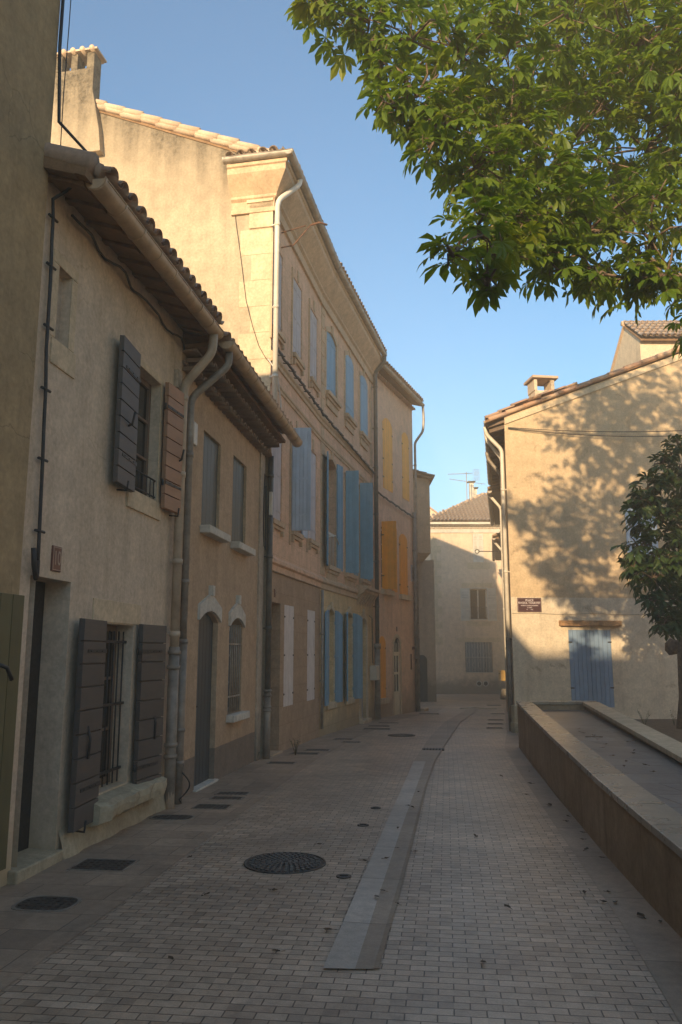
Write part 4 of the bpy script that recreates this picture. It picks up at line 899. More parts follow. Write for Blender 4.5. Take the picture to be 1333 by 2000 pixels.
# ================================================================ RIGHT SIDE
H, L = frame('house', (3.95,18.6), (13.9,19.89), 'sand coloured corner house whose sunlit gable carries tree shadows and a blue plank door')
HR = H
ops = [(1.36,2.40,.35,2.12,0,.08),(2.94,3.75,3.36,5.05,0,.07)]
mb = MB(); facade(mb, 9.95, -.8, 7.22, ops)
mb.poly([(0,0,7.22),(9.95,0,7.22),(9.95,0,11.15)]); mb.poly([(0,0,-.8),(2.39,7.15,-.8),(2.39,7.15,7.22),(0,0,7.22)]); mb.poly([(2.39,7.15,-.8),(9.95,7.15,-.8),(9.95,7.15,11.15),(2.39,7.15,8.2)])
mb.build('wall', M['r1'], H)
closed(H, 1.36, 2.40, .35, 2.12, M['dblue'], n=5, inset=.0, hmat=M['iron'], hz=(.25,.84), label='tall sky blue plank shutter leaf closing the doorway')
closed(H, 2.94, 3.75, 3.36, 5.05, M['lblue'], n=4, inset=.0, hmat=M['iron'], hz=(.15,.85))
b_ = MB(); b_.box(2.92,3.8,-.015,.01,3.02,3.34); b_.build('apron', M['r1'], H, .004)
b_ = MB(); b_.box(1.14,2.64,-.11,.01,2.205,2.335); b_.build('lintel', M['beam'], H, .012)
b_ = MB(); b_.box(-.06,.16,-.10,.1,-.8,.42); b_.box(-.08,.10,-.14,.1,-.8,.05); b_.build('corner_stone', M['rough'], H, .02)
ux, uy = .317, .948
Us = Vector((ux,uy,0)); Vs = Vector((uy,-ux,.418))
rf = MB(); rf.prism([(-.5,-.06,7.03),(10.3,-.06,11.37),(10.3,7.4,11.37),(2.0,7.3,7.2)], [(-.5,-.06,7.09),(10.3,-.06,11.43),(10.3,7.4,11.43),(2.0,7.3,7.26)])
rf = rf.build('roof', M['soffit'], H)
tiles(rf, 'roof_tiles', M['tile'], (-.42,.06,7.14), Us, Vs, 7.6, 2.4, seed=12, clip=lambda u, v: u*uy - v*ux > -.15)
b_ = MB(); n = 24
for i in range(n):
    a, c_ = i/n, (i+1.12)/n; dz = rnd.uniform(-.01,.01)
    b_.tube([(-.40+10.6*a,-.05,7.13+4.32*a+dz),(-.40+10.6*c_,-.05,7.13+4.32*c_+dz-.01)], [.062,.052], 8)
b_.build('verge_tiles', M['tile'], rf)
b_ = MB(); b_.prism([(0,-.035,7.03),(9.95,-.035,11.0),(9.95,-.035,11.14),(0,-.035,7.17)], [(0,.01,7.03),(9.95,.01,11.0),(9.95,.01,11.14),(0,.01,7.17)]); b_.build('verge_band', M['pale'], H)
MS = Matrix(((-ux,uy,0,2.39),(-uy,-ux,0,7.15),(0,0,1,0),(0,0,0,1)))
g = gutter(H, .1, 7.50, .40, 7.16, .085, M['gpipe'], .5); g.data.transform(MS)
b_ = MB(); b_.prism([(0,.02,7.1),(7.5,.02,7.1),(7.5,-.4,6.98),(0,-.4,6.98)], [(0,.02,7.16),(7.5,.02,7.16),(7.5,-.4,7.04),(0,-.4,7.04)])
for i in range(16): s = .1+i*.48; b_.prism([(s,.02,6.98),(s+.09,.02,6.98),(s+.09,-.36,6.88),(s,-.36,6.88)], [(s,.02,7.08),(s+.09,.02,7.08),(s+.09,-.36,6.98),(s,-.36,6.98)])
o = b_.build('soffit', M['wood'], H); o.data.transform(MS)
for x, r_, mt, z1 in ((7.15,.05,'cpipe',6.5),(6.6,.045,'cpipe',6.4),(4.6,.05,'gpipe',6.4)):
    o = pipe(H, bend([(x+.1,-.46,7.08),(x+.05,-.44,6.9),(x,-.08,z1),(x,-.08,-.3)]), r_, M[mt], [(x,-.08,z) for z in (5.5,3.5,1.7)]); o.data.transform(MS)
o = pipe(H, [(7.15,-.08,1.9),(7.15,-.08,-.3)], .062, M['gpipe'], [(7.15,-.08,1.9)]); o.data.transform(MS)
b_ = MB(); b_.box(1.45,1.98,1.6,2.1,7.3,8.50); b_.box(1.43,1.52,1.6,2.1,8.50,8.82); b_.box(1.90,2.00,1.6,2.1,8.50,8.82); ch = b_.build('chimney', M['h1'], rf, .01)
b_ = MB(); b_.box(1.36,2.08,1.5,2.2,8.82,8.89); b_.build('chimney_cap', M['tile2'], H, .008)

for (Pf, Pn, ze, lab, mt, sd) in (((6.80,33),(5.40,26.05),6.95,'narrow cream house behind the corner house, seen edge on with pipes under its eaves','r2',21), ((8.35,41),(6.85,33.05),6.35,'lower cream house at the far right end of the street, seen edge on','r2',22)):
    H, L = frame('house', Pf, Pn, lab)
    mb = MB(); facade(mb, L, -1.1, ze-.05, [(1.5,2.3,3.4,5,0,.1),(4.3,5.1,3.4,5,0,.1),(4.3,5.1,-.5,1.7,0,.15)]); body(mb, L, 6, -1.1, ze-.05); mb.build('wall', M[mt], H)
    window(H, 1.5, 2.3, 3.4, 5, .1); window(H, 4.3, 5.1, 3.4, 5, .1); door(H, 4.3, 5.1, -.5, 1.7, .15, M['wood'])
    b_ = MB(); b_.box(0,L,-.33,.02,ze-.06,ze-.01); b_.build('soffit', M['wood'], H)
    rf = slab_deck(H, 'roof', M['soffit'], (0,-.36,ze), (1,0,0), (0,1,.4), L, 6, .05, 0)
    tiles(rf, 'roof_tiles', M['tile'], (0,-.46,ze+.02), (1,0,0), (0,1,.4), L, 2.4, seed=sd)
    gutter(H, 0, L, .44, ze-.02, .075, M['gpipe'], .8)
    pipe(H, bend([(L-.4,-.44,ze-.1),(L-.45,-.08,ze-.55),(L-.45,-.08,-.45)]), .05, M['cpipe'], [(L-.45,-.08,z) for z in (5,3,1)])
    pipe(H, bend([(L-2.6,-.07,ze-.1),(L-2.6,-.07,-.45)]), .045, M['gpipe'], [(L-2.6,-.07,z) for z in (5,3,1)])
    if ze > 6.5:
        b_ = MB(); b_.tube([(1.6,0,5.55),(1.6,-1.0,5.58)], .02, 6); b_.tube([(1.6,-1.06+.08*math.cos(a*math.pi/5),5.58+.08*math.sin(a*math.pi/5)) for a in range(11)], .018, 6, caps=False); b_.build('pulley_arm', M['iron'], H)

H, L = frame('house', (9.5,24), (16,24), 'cream rooftop house rising behind the corner house, with a tiled roof')
mb = MB(); mb.prism([(0,0,-1),(0,0,11.4),(0,1.2,12.3),(0,2.7,11.2),(0,2.7,-1)], [(L,0,-1),(L,0,11.4),(L,1.2,12.3),(L,2.7,11.2),(L,2.7,-1)]); mb.build('wall', M['r2'], H)
rf = slab_deck(H, 'roof', M['soffit'], (-.05,-.22,11.33), (1,0,0), (0,1,.75), L, 1.8, .05, 0)
tiles(rf, 'roof_tiles', M['tile2'], (-.08,-.30,11.34), (1,0,0), (0,1,.75), L, 1.9, seed=13, row=.19)
b_ = MB(); b_.prism([(-.06,1.15,12.36),(-.06,2.8,11.15),(-.06,2.8,11.23),(-.06,1.15,12.44)], [(L,1.15,12.36),(L,2.8,11.15),(L,2.8,11.23),(L,1.15,12.44)])
b_.tube([(-.1,1.2,12.45),(L,1.2,12.45)], .09, 8); b_.build('ridge', M['tile2'], rf)

# ================================================================ LOW WALL ROUND THE SUNKEN BED
def ztop(y): return .47+.0155*y
T = empty('low_wall', (2.4,9,gz(9)), 0, 'low brown stone wall with pale coping running along the right side of the street', 'wall')
def loc(o, r): o.data.transform(Matrix.Translation(-r.location)); return o
WO = [(-4,.98),(2,1.56),(4.74,1.88),(5.42,1.95),(6.8,2.11),(9.76,2.5),(12.5,2.88),(15.27,3.28)]
yw = [-4,-1,2,4,4.74,5.42,6.1,6.8,7.8,8.8,9.76,11,12.5,14,15.27]
b_ = MB(); b_.strip([[(lerp(WO,y)+.20,y,gz(y)-.3),(lerp(WO,y)+.012,y,gz(y)-.3),(lerp(WO,y)+.012,y,ztop(y)-.05),(lerp(WO,y)+.20,y,ztop(y)-.05)] for y in yw], smooth=False, close=True)
b_.prism([(3.29,15.07,-.5),(4.78,15.07,-.5),(4.78,15.26,-.5),(3.29,15.26,-.5)], [(3.29,15.07,.66),(4.78,15.07,.66),(4.78,15.26,.66),(3.29,15.26,.66)])
xr = lambda y: 4.76 - (15.25-y)*.163
b_.strip([[(xr(y)-.22,y,-.3),(xr(y)-.03,y,-.3),(xr(y)-.03,y,ztop(y)-.06),(xr(y)-.22,y,ztop(y)-.06)] for y in (-4,5,10,15.1)], smooth=False, close=True)
loc(b_.build('facing', M['wallside'], T), T)
b_ = MB(); b_.strip([[(lerp(WO,y)-.008,y,ztop(y)-.05),(lerp(WO,y)-.008,y,ztop(y)),(lerp(WO,y)+.27,y,ztop(y)),(lerp(WO,y)+.27,y,ztop(y)-.05)] for y in yw[:-1]]+[[(3.27,15.27,.66),(3.27,15.27,.71),(3.5,15.02,.71),(3.5,15.02,.66)]], smooth=False, close=True)
loc(b_.build('coping', M['cap'], T, .006), T)
b_ = MB(); b_.prism([(3.505,15.02,.655),(4.5,15.02,.655),(4.78,15.28,.655),(3.28,15.28,.655)], [(3.505,15.02,.71),(4.5,15.02,.71),(4.78,15.28,.71),(3.28,15.28,.71)])
loc(b_.build('coping', M['cap'], T, .006), T)
b_ = MB(); b_.strip([[(xr(y)-.28,y,ztop(y)-.055),(xr(y)-.28,y,ztop(y)+.0),(xr(y)+.02,y,ztop(y)+.0),(xr(y)+.02,y,ztop(y)-.055)] for y in (-4,2,5,8,11,13.5,15.0)], smooth=False, close=True); b_.poly([(xr(15.0)-.28,15.0,ztop(15)-.055),(xr(15.0)-.28,15.0,ztop(15)),(xr(15.0)+.02,15.0,ztop(15)),(xr(15.0)+.02,15.0,ztop(15)-.055)])
loc(b_.build('coping', M['pale'], T, .006), T)
b_ = MB(); b_.strip([[(lerp(WO,y)+.2,y,ztop(y)-.03-.010*max(0,y-4)),(xr(y)-.1,y,ztop(y)-.06-.008*max(0,y-4))] for y in (-4,2,4,6,8,10,12,14,15.1)], smooth=False)
loc(b_.build('flagstones', M['slate'], T), T)

# ================================================================ SMALL THINGS ON WALLS
def on(Hs, s, out, z):      # facade coordinates of a house to world
    return Hs.matrix_basis @ Vector((s, -out, z))
bpy.context.view_layer.update()
M['digit'] = plain('faded digits', (.42,.29,.21), .6, 0, .1, 0)
def plate(Hs, s, z, w_, h_, txt, label, tilt=0):
    r = empty('house_number_plate', on(Hs, s, 0, z), Hs.rotation_euler.z, label, 'number plate')
    b_ = MB(); b_.box(-w_/2,w_/2,-.014,.004,-h_/2,h_/2); b_.build('plate', M['enamel'], r, .003)
    b_ = MB(); 
    for a in ((-w_/2+.008,-w_/2+.014,-h_/2+.008,h_/2-.008),(w_/2-.014,w_/2-.008,-h_/2+.008,h_/2-.008),(-w_/2+.014,w_/2-.014,h_/2-.014,h_/2-.008),(-w_/2+.014,w_/2-.014,-h_/2+.008,-h_/2+.014)): b_.box(a[0],a[1],-.017,-.013,a[2],a[3])
    b_.build('border', M['digit'], r)
    text(txt, h_*.8, (0,-.016,0), (R(90),0,0), M['digit'], r, 'number', sx=.75)
plate(H1, .285, 2.33, .15, .20, '10', 'terracotta number 10 plate above the recessed doorway')
plate(H2, 1.43, 2.22, .12, .15, '8', 'small number plate on the white hood above the arched grey door')
plate(H3, .47, 2.62, .10, .14, '6', 'small number plate on the brown wall above the recessed doorway')
plate(H5, 2.16, 2.32, .10, .14, '2', 'tiny dark number plate above the fanlight of the glazed door')

r = empty('street_sign', on(HR, .44, 0, 2.69), HR.rotation_euler.z, 'maroon street name sign with white lettering at the corner of the sand coloured house', 'street sign')
b_ = MB(); b_.box(-.29,.29,-.022,.004,-.165,.165); b_.build('panel', M['plate'], r, .008)
b_ = MB()
for a in ((-.275,-.268,-.15,.15),(.268,.275,-.15,.15),(-.268,.268,.143,.15),(-.268,.268,-.15,-.143)): b_.box(a[0],a[1],-.0245,-.021,a[2],a[3])
b_.build('border', plain('sign edge', (.2,.12,.11), .5, 0, .1, 0), r)
for t_, sz, z, bo in (('PLACE',.068,.105,.0015),('RAOUL TOURTET',.067,.045,.0015),('MAIRE ET CONSEILLER GENERAL',.032,-.016,.0008),('ST REMY',.034,-.062,.0006),('18     -  1925',.034,-.108,.0004)):
    text(t_, sz, (-.0,-.023,z), (R(90),0,0), M['letter'], r, 'lettering', bold=bo, sx=1.0 if sz > .05 else .9)

b_ = MB(); b_.box(5.22,5.62,-.20,.0,.84,1.24); o = b_.build('utility_box', M['plastic'], H4, .008); mw = o.matrix_basis.copy()
o.parent = None; o.matrix_basis = H4.matrix_basis; tag(o, 'ivory plastic utility box fixed beside the thick downpipe near the graffitied door', 'utility box')
r = empty('post_box', (7.35,36.6,.35), R(-80), 'yellow post box on the far right wall near the end of the street', 'post box')
b_ = MB(); b_.box(-.16,.16,-.22,.1,0,.42); b_.box(-.17,.17,-.23,.1,.42,.46); b_.build('box', M['mail'], r, .01); b_ = MB(); b_.box(-.1,.1,-.225,-.2,.3,.33); b_.build('slot', M['black'], r)
b_ = MB(); b_.box(-.2,.2,-.2,.1,-1.0,-.35); tag(b_.build('electricity_cabinet', M['grey'], None, .01), 'grey electricity cabinet low on the far right wall under the yellow post box', 'cabinet').location = (7.35,36.6,.35)
r = empty('plaque', on(H5, 3.92, 0, 4.22), H5.rotation_euler.z, 'narrow grey plaque on the orange house beside the drainpipes', 'plaque')
b_ = MB(); b_.box(-.17,.17,-.03,0,-.28,.28); b_.build('panel', M['weath'], r, .004); b_ = MB(); b_.box(-.10,.10,-.035,-.028,-.2,.2); b_.build('recess', M['gpipe'], r)
r = empty('television_antenna', (7.15,44.4,9.4), 0, 'television aerial on a thin mast above the hipped roof', 'antenna')
b_ = MB(); b_.tube([(0,0,0),(0,0,2.35)], .022, 6); b_.build('mast', M['zinc'], r)
b_ = MB(); b_.tube([(-1.05,0,2.22),(.35,0,2.28)], .016, 5)
for i in range(14): x = -1.0+i*.095; b_.tube([(x,-.16,2.23+x*.04),(x,.16,2.23+x*.04)], .007, 4)
b_.tube([(-.95,.2,1.98),(1.05,-.1,1.62)], .014, 5)
for i in range(12): x = -.9+i*.16; b_.tube([(x,-.1,1.97-(x+.95)*.18),(x+.03,.3,1.97-(x+.95)*.18)], .006, 4)
b_.build('aerial', M['gpipe'], r)
b_ = MB()
for i in range(6): b_.tube([(.42+.06*i,.5*math.cos(a*.5)*.5,2.28+.34*math.sin(a*.5)*1.0-.1) for a in range(13)], .005, 4)
b_.build('grid_reflector', M['zinc'], r)
b_ = MB(); b_.tube([(.1,0,2.1),(.1,0,2.2)], .02); 

# cables
def cable(name, pts, r_, mat, label, cat='cable', clips=None, group=None):
    o = empty(name, pts[0], 0, label, cat, group); b_ = MB(); b_.tube([Vector(p)-Vector(pts[0]) for p in pts], r_, 7); b_.build('wire', mat, o)
    if clips:
        c_ = MB()
        for p, q in clips: c_.tube([Vector(p)-Vector(pts[0]), Vector(q)-Vector(pts[0])], .012, 5)
        c_.build('clips', M['iron'], o)
    return o
rr = random.Random(5)
zs = [2.18,2.4,2.7,3.0,3.3,3.6,3.9,4.2,4.5,4.8,5.0,5.15]
pts = [on(H1, -.05-.045*(z-2.18)+rr.uniform(-.010,.010), .035, z) for z in zs] + [on(H1,-.14,.12,5.25), on(H1,-.1,.34,5.5), on(H1,-.30,.10,5.75), on(H1,-.33,.08,6.4), on(H1,-.33,.08,7.1)]
cable('cable', pts, .014, M['cable'], 'thick black cable clipped up the corner beside the nearest house doorway', clips=[(on(H1,-.10-.045*(z-2.18),.03,z), on(H1,.02-.045*(z-2.18),.04,z)) for z in (2.5,3.05,3.6,4.1,4.6,5.0)])
cable('cable', [on(H1,-.30,.13,z)+Vector((rr.uniform(-.012,.012),0,0)) for z in (5.4,6.0,6.6,7.2,7.6)], .004, M['cable'], 'thin black wire hanging beside the thick corner cable at the upper left')
cable('cable', [on(H1,-.05,.03,2.28-.05*i) for i in range(3)] + [on(H1,-.09,.05,2.14), on(H1,-.15,.06,2.24), on(H1,-.17,.06,2.36)], .020, M['cable'], 'short black cable loop hooked just above the number 10 doorway corner')
pts = []; cl = []
for i in range(26):
    s = .1+(2.95)*i/25; z = 5.18-.02*math.sin(i*1.3); pts.append(on(H1, s, .05+.03*math.sin(i*.9), z))
cable('cable', pts, .012, M['cable'], 'black cable strung under the smoky eaves of the nearest house')
pts = []; cl = []
def seg(Hs, s0, s1, z0, z1, n, sag=.025):
    for i in range(n+1):
        t = i/n; ph = (i % 3)/3; z = z0+(z1-z0)*t - sag*math.sin(ph*math.pi); s = s0+(s1-s0)*t
        pts.append(on(Hs, s, .09+.01*math.sin(i), z))
        if i % 3 == 0: cl.append((on(Hs,s,.0,z+.0), on(Hs,s+.05,.14,z-.02)))
seg(H3, .0, 4.05, 6.98, 6.93, 30); seg(H4, .05, 5.7, 6.93, 6.82, 33)
pts += [on(H5,-.05,.18,6.7), on(H5,.05,.10,6.5), on(H5,.2,.06,6.35)]; seg(H5, .35, 4.0, 6.30, 6.12, 18)
cable('cable', pts, .026, M['cable'], 'twisted black cable clipped along the stone houses between their upper two floors', clips=cl)
cable('cable', [on(H3,-.02,-.0+.012,0)*0 + H3.matrix_basis @ Vector((-.02,y,z)) for y, z in ((.80,10.45),(.78,10.0),(.70,9.4),(.62,8.9),(.55,8.4),(.48,7.9),(.35,7.4),(.22,7.0),(.08,6.75),(-.05,6.6))], .006, M['cable'], 'thin dark wire running down the sunlit gable to its corner')
cable('cable', [H3.matrix_basis @ Vector(p) for p in ((-.02,.05,6.75),(-.03,-.12,6.5),(.05,-.13,6.3),(.12,-.16,6.0),(.22,-.14,5.6),(.2,-.12,5.3))], .012, M['wcable'], 'loose white cable hanging beside the cream downpipe at the gable corner')
cable('cable', [on(H2,L_,o_,z) for L_,o_,z in ((4.25,.06,4.6),(4.12,.08,4.2),(4.1,.08,3.7),(4.18,.08,3.35),(4.3,.08,3.3),(4.33,.07,3.7),(4.3,.07,4.4))], .010, M['cable'], 'loop of black cable drooping beside the dark downpipe at the end of the brown house')
cable('cable', [on(H2,.02,.16,.0)+Vector((0,0,.0))]+[on(H2,.06+.05*math.sin(a*.5),.13+.10*math.sin(a*.35),.02+.036*a) for a in range(9)], .008, M['cable'], 'small black hoop of cable at the foot of the paired pipes')
b_ = MB(); b_.box(-.04,.04,-.05,0,-.2,.2); o = tag(b_.build('cable_box', M['cpipe'], None, .006), 'small pale cable box on the dark downpipe under the second house gutter', 'cable box'); o.location = on(H2, 4.36, .12, 4.1); o.rotation_euler.z = H2.rotation_euler.z
a_, c2 = on(HR, .08, .03, 6.95), on(HR, 9.8, .5, 7.7)
for k, (sg, lab) in enumerate(((.32,'upper of two black wires strung across the sunlit gable'),(.42,'lower of two black wires strung across the sunlit gable'))):
    cable('overhead_wire', [a_.lerp(c2, t/24) - Vector((0,0,sg*4*(t/24)*(1-t/24) + .03*k)) for t in range(25)], .009, M['cable'], lab, 'wire')
cable('cable', [on(HR, .02+i*.2, .012, 2.49+.012*math.sin(i*.8)) for i in range(26)], .005, M['gpipe'], 'thin grey cable along the gable just under the street name sign')
cable('cable', [on(H4, 3.9-.35*i, .09, 2.72+.1*math.sin(i)) for i in range(0)] + [on(H4, 4.9, .06, 2.6), on(H4, 5.3,.06,2.55), on(H4,5.35,.06,1.3)], .010, M['cable'], 'black cable dropping to the ivory utility box')

# ================================================================ STREET FURNITURE ON THE GROUND
def cover(x, y, w_, d_, rot, label, rounded=False, name='access_cover', cat='access cover', group='metal covers set in the paving'):
    r = empty(name, (x, y, gz(y)+.008), rot, label, cat, group)
    n = 28 if rounded else 4; e = 3.2
    pt = []
    if rounded:
        for i in range(n): a = 2*math.pi*i/n; c_, s_ = math.cos(a), math.sin(a); pt.append((math.copysign(abs(c_)**(2/e), c_)*w_/2, math.copysign(abs(s_)**(2/e), s_)*d_/2))
    else: pt = [(-w_/2,-d_/2),(w_/2,-d_/2),(w_/2,d_/2),(-w_/2,d_/2)]
    b_ = MB(); b_.prism([(a,b2,-.02) for a, b2 in pt], [(a,b2,.004) for a, b2 in pt]); b_.build('lid', M['cast'], r)
    b_ = MB(); m_ = len(pt); b_.strip([[(pt[i % m_][0]*k1+math.copysign(k2,pt[i % m_][0]), pt[i % m_][1]*k1+math.copysign(k2,pt[i % m_][1]), z) for i in range(m_+1)] for k1, k2, z in ((1,0,.0),(1,0,.007),(1,.018,.007),(1,.018,-.005))], smooth=False); b_.build('frame', M['gpipe'], r)
    b_ = MB(); nx, ny = max(3, int(w_/.05)), max(2, int(d_/.05))
    for i in range(nx):
        for j in range(ny):
            cx, cy = -w_/2+.03+(w_-.06)*i/(nx-1), -d_/2+.03+(d_-.06)*j/(ny-1)
            if rounded and (abs(cx)/(w_/2-.02))**e + (abs(cy)/(d_/2-.02))**e > 1: continue
            b_.box(cx-.011,cx+.011,cy-.011,cy+.011,.0035,.0075)
    b_.build('studs', M['cast'], r); return r
cv = [(-1.87,5.42,.36,.28,1,'rounded dark cover nearest the camera in the left corner'),(-1.80,6.42,.40,.30,0,'square cover in front of the number 10 doorstep'),(-1.68,8.34,.40,.22,1,'oval cover below the rough stone sill'),(-1.38,8.95,.36,.24,0,'dark cover beside the foot of the paired pipes'),
      (-1.30,9.52,.34,.16,0,'nearer of the two small covers in front of the arched grey door'),(-1.28,9.85,.36,.18,0,'farther of the two small covers in front of the arched grey door'),(-.92,12.85,.40,.2,0,'cover at the foot of the dark downpipe'),
      (-.62,14.2,.46,.22,0,'cover before the recessed doorway of the brown ground floor'),(-.42,14.75,.42,.2,0,'cover just past the one before the recessed doorway'),(.05,16.9,.36,.2,0,'small cover near the flaking white shutters'),(.20,16.25,.34,.18,0,'small cover set further into the street near the flaking white shutters'),
      (.85,19.6,.62,.3,0,'long cover below the blue ground floor shutters'),(.95,20.5,.5,.25,0,'cover in front of the graffitied door'),(1.25,21.6,.5,.22,0,'cover by the foot of the thick downpipe'),
      (2.75,25.6,.6,.3,0,'cover at the foot of the orange house drainpipes'),(3.72,19.9,.36,.28,0,'nearest of the covers along the far right wall'),(4.0,21.3,.36,.28,0,'second cover from the corner house along the right wall'),(4.3,22.8,.4,.3,0,'third cover from the corner house along the right wall'),(4.9,25.6,.4,.3,0,'fourth cover from the corner house along the right wall'),(5.8,31,.5,.4,0,'last cover at the far right wall before the street end')]
for x, y, w_, d_, ro, lab in cv: cover(x, y, w_, d_, R(-7), lab, bool(ro))
def manhole(x, y, rad, label):
    r = empty('manhole_cover', (x, y, gz(y)+.008), .3, label, 'manhole cover', 'round manhole covers')
    b_ = MB(); c_ = [(rad*math.cos(a*math.pi/24), rad*math.sin(a*math.pi/24)) for a in range(48)]
    b_.prism([(a,b2,-.02) for a, b2 in c_], [(a,b2,.003) for a, b2 in c_]); b_.build('lid', M['cast'], r)
    b_ = MB()
    for k in range(1, 7):
        n = 5+k*5; ra = rad*.88*k/6.5
        for i in range(n):
            a = 2*math.pi*(i+.5*(k % 2))/n; Mx = Matrix.Translation((ra*math.cos(a), ra*math.sin(a), 0)) @ Matrix.Rotation(a, 4, 'Z')
            b_.box(-rad*.05, rad*.05, -rad*.035, rad*.035, .0, .014, Mx)
    b_.build('studs', plain('worn studs', (.13,.12,.11), .45, .2, .3, .2, 20), r)
    b_ = MB(); b_.strip([[(q*math.cos(a*math.pi/24), q*math.sin(a*math.pi/24), z) for a in range(49)] for q, z in ((rad,.003),(rad,.008),(rad*.95,.008),(rad*.95,.003))]); b_.build('rim', M['cast'], r); return r
manhole(-.43, 6.49, .315, 'large round manhole cover in the left half of the brick paving')
manhole(1.31, 17.8, .30, 'round manhole cover far down the street beside the drain channel')
for x, y, lab in ((.02,6.10,'small round valve lid right of the large manhole cover'),(.21,7.97,'small round valve lid further up beside the drain channel'),(.37,8.90,'farthest small round valve lid beside the drain channel')):
    r = empty('valve_lid', (x, y, gz(y)+.008), 0, lab, 'valve lid', 'small round valve lids'); b_ = MB(); b_.prism([(.055*math.cos(a*math.pi/10), .055*math.sin(a*math.pi/10), -.02) for a in range(20)], [(.055*math.cos(a*math.pi/10), .055*math.sin(a*math.pi/10), .004) for a in range(20)]); b_.build('lid', M['cast'], r)
    b_ = MB(); b_.box(-.03,.03,-.006,.006,.003,.010); b_.build('handle', M['iron'], r)
r = empty('drain_grate', (1.66,14.86,gz(14.86)+.016), R(-8), 'small dark grate sunk in the drain channel', 'drain grate'); b_ = MB()
b_.box(-.2,.2,-.13,.13,-.02,.002); b_.build('frame', M['cast'], r); b_ = MB()
for i in range(7): b_.box(-.17+i*.055,-.145+i*.055,-.1,.1,.002,.012)
b_.build('bars', M['iron'], r)

# fallen leaves
def dry(nm):
    r = random.Random(nm); b_ = MB(); L_ = []
    for side in (-1, 1): pass
    pts = [(-.05,0,.004),(-.02,.022,.016),(.02,.028,.010),(.05,.004,.022),(.015,-.026,.014),(-.025,-.02,.008),(0,0,.004)]
    pts = [(x+r.uniform(-.006,.006), y+r.uniform(-.006,.006), z+r.uniform(0,.008)) for x, y, z in pts]
    b_.add(pts, [(0,1,6),(1,2,6),(2,3,6),(3,4,6),(4,5,6),(5,0,6)]); b_.tube([pts[0], (-.085,.004,.006)], .0025, 4)
    return b_
proto = [dry(k).build('fallen_leaf', M['dry'], recalc=False) for k in (1,2,3)]
rr = random.Random(12); spots = []
for i in range(20): y = rr.uniform(4.6,12); spots.append((lerp(BR,y)+rr.uniform(-.12,.26)*(1 if rr.random() < .8 else 3), y, .012))
for i in range(14): y = rr.uniform(4.2,11); spots.append((rr.uniform(-1.9,1.4)*(.8+.02*y), y, .010))
for i in range(8): y = rr.uniform(5.5,10); spots.append((lerp(CM,y)+rr.uniform(-.03,.05), y, .018))
for i, (x, y, dz) in enumerate(spots):
    o = proto[i % 3] if i < 3 else proto[i % 3].copy()
    if i >= 3: col.objects.link(o)
    o.location = (x, y, gz(y)+dz); o.rotation_euler = (0, 0, rr.uniform(0, 6.3)); s_ = rr.uniform(.35,.7); o.scale = (s_, s_, s_)
    tag(o, 'small dry brown leaf lying on the paving', 'leaf', 'dry leaves scattered over the paving')
for i in range(16):
    y = rr.uniform(6,12); o = proto[i % 3].copy(); col.objects.link(o); o.location = (rr.uniform(lerp(WO,y)+.35, xr(y)-.35), y, ztop(y)-.03-.010*max(0,y-4)+.012); o.rotation_euler = (0,0,rr.uniform(0,6)); o.scale = (.6,.6,.6)
    tag(o, 'small dry brown leaf lying on the grey flagstones behind the low wall', 'leaf', 'dry leaves on the flagstones')
o = MB(); o.tube([(0,0,.02),(.5,.1,.05),(.9,-.05,.03),(1.3,.0,.02)], [.012,.03,.02,.01], 6); o = tag(o.build('stick', M['cpipe']), 'pale curved stick lying in the middle of the street far ahead', 'stick'); o.location = (4.1,28.3,gz(28.3)+.01)
o = MB(); o.tube([(0,0,.01),(.1,.01,.012),(.2,-.01,.01)], .006, 5); o.tube([(.1,.01,.012),(.13,.05,.03)], .005, 5); o = tag(o.build('twig', M['bark']), 'small dark twig on the coping of the low wall', 'twig'); o.location = (2.85,9.6,ztop(9.6)+.002)

# weeds
def weed(x, y, z, n, h_, label, seed):
    r = random.Random(seed); T = empty('weed', (x, y, z), 0, label, 'weed'); st, lf = MB(), MB()
    for i in range(n):
        a = r.uniform(0, 6.3); sp = r.uniform(.1,.35)*h_; top = Vector((math.cos(a)*sp, math.sin(a)*sp, h_*r.uniform(.6,1))); mid = top*.5+Vector((r.uniform(-.02,.02),r.uniform(-.02,.02),.03))
        st.tube([(0,0,0), mid, top], [.004,.003,.002], 4)
        for k in range(7):
            p = mid.lerp(top, k/6) if k > 1 else mid*(k+.5); b2 = r.uniform(0,6.3); l_ = r.uniform(.02,.045); d = Vector((math.cos(b2),math.sin(b2),r.uniform(-.2,.6)))*l_; q = Vector((-d.y,d.x,0))*.3
            lf.add([p,p+d*.5+q,p+d,p+d*.5-q],[(0,1,2,3)])
    st.build('stem', M['weed'], T); lf.build('foliage', M['weed'], T, recalc=False)
weed(-.77,13.95,gz(14),9,.30,'small weed sprouting by the wall at the recessed brown doorway', 1)
weed(6.25,16.9,.10,6,.42,'tall thin weed growing in the soil near the tree trunk', 2)
weed(5.45,17.6,.10,6,.2,'low tuft of weed at the foot of the sand coloured gable', 3)
weed(6.9,17.0,.10,5,.3,'weed right against the tree trunk in the garden bed', 4)
weed(-1.35,13.2,gz(13.2),5,.14,'tiny weed at the foot of the dark downpipe', 5)

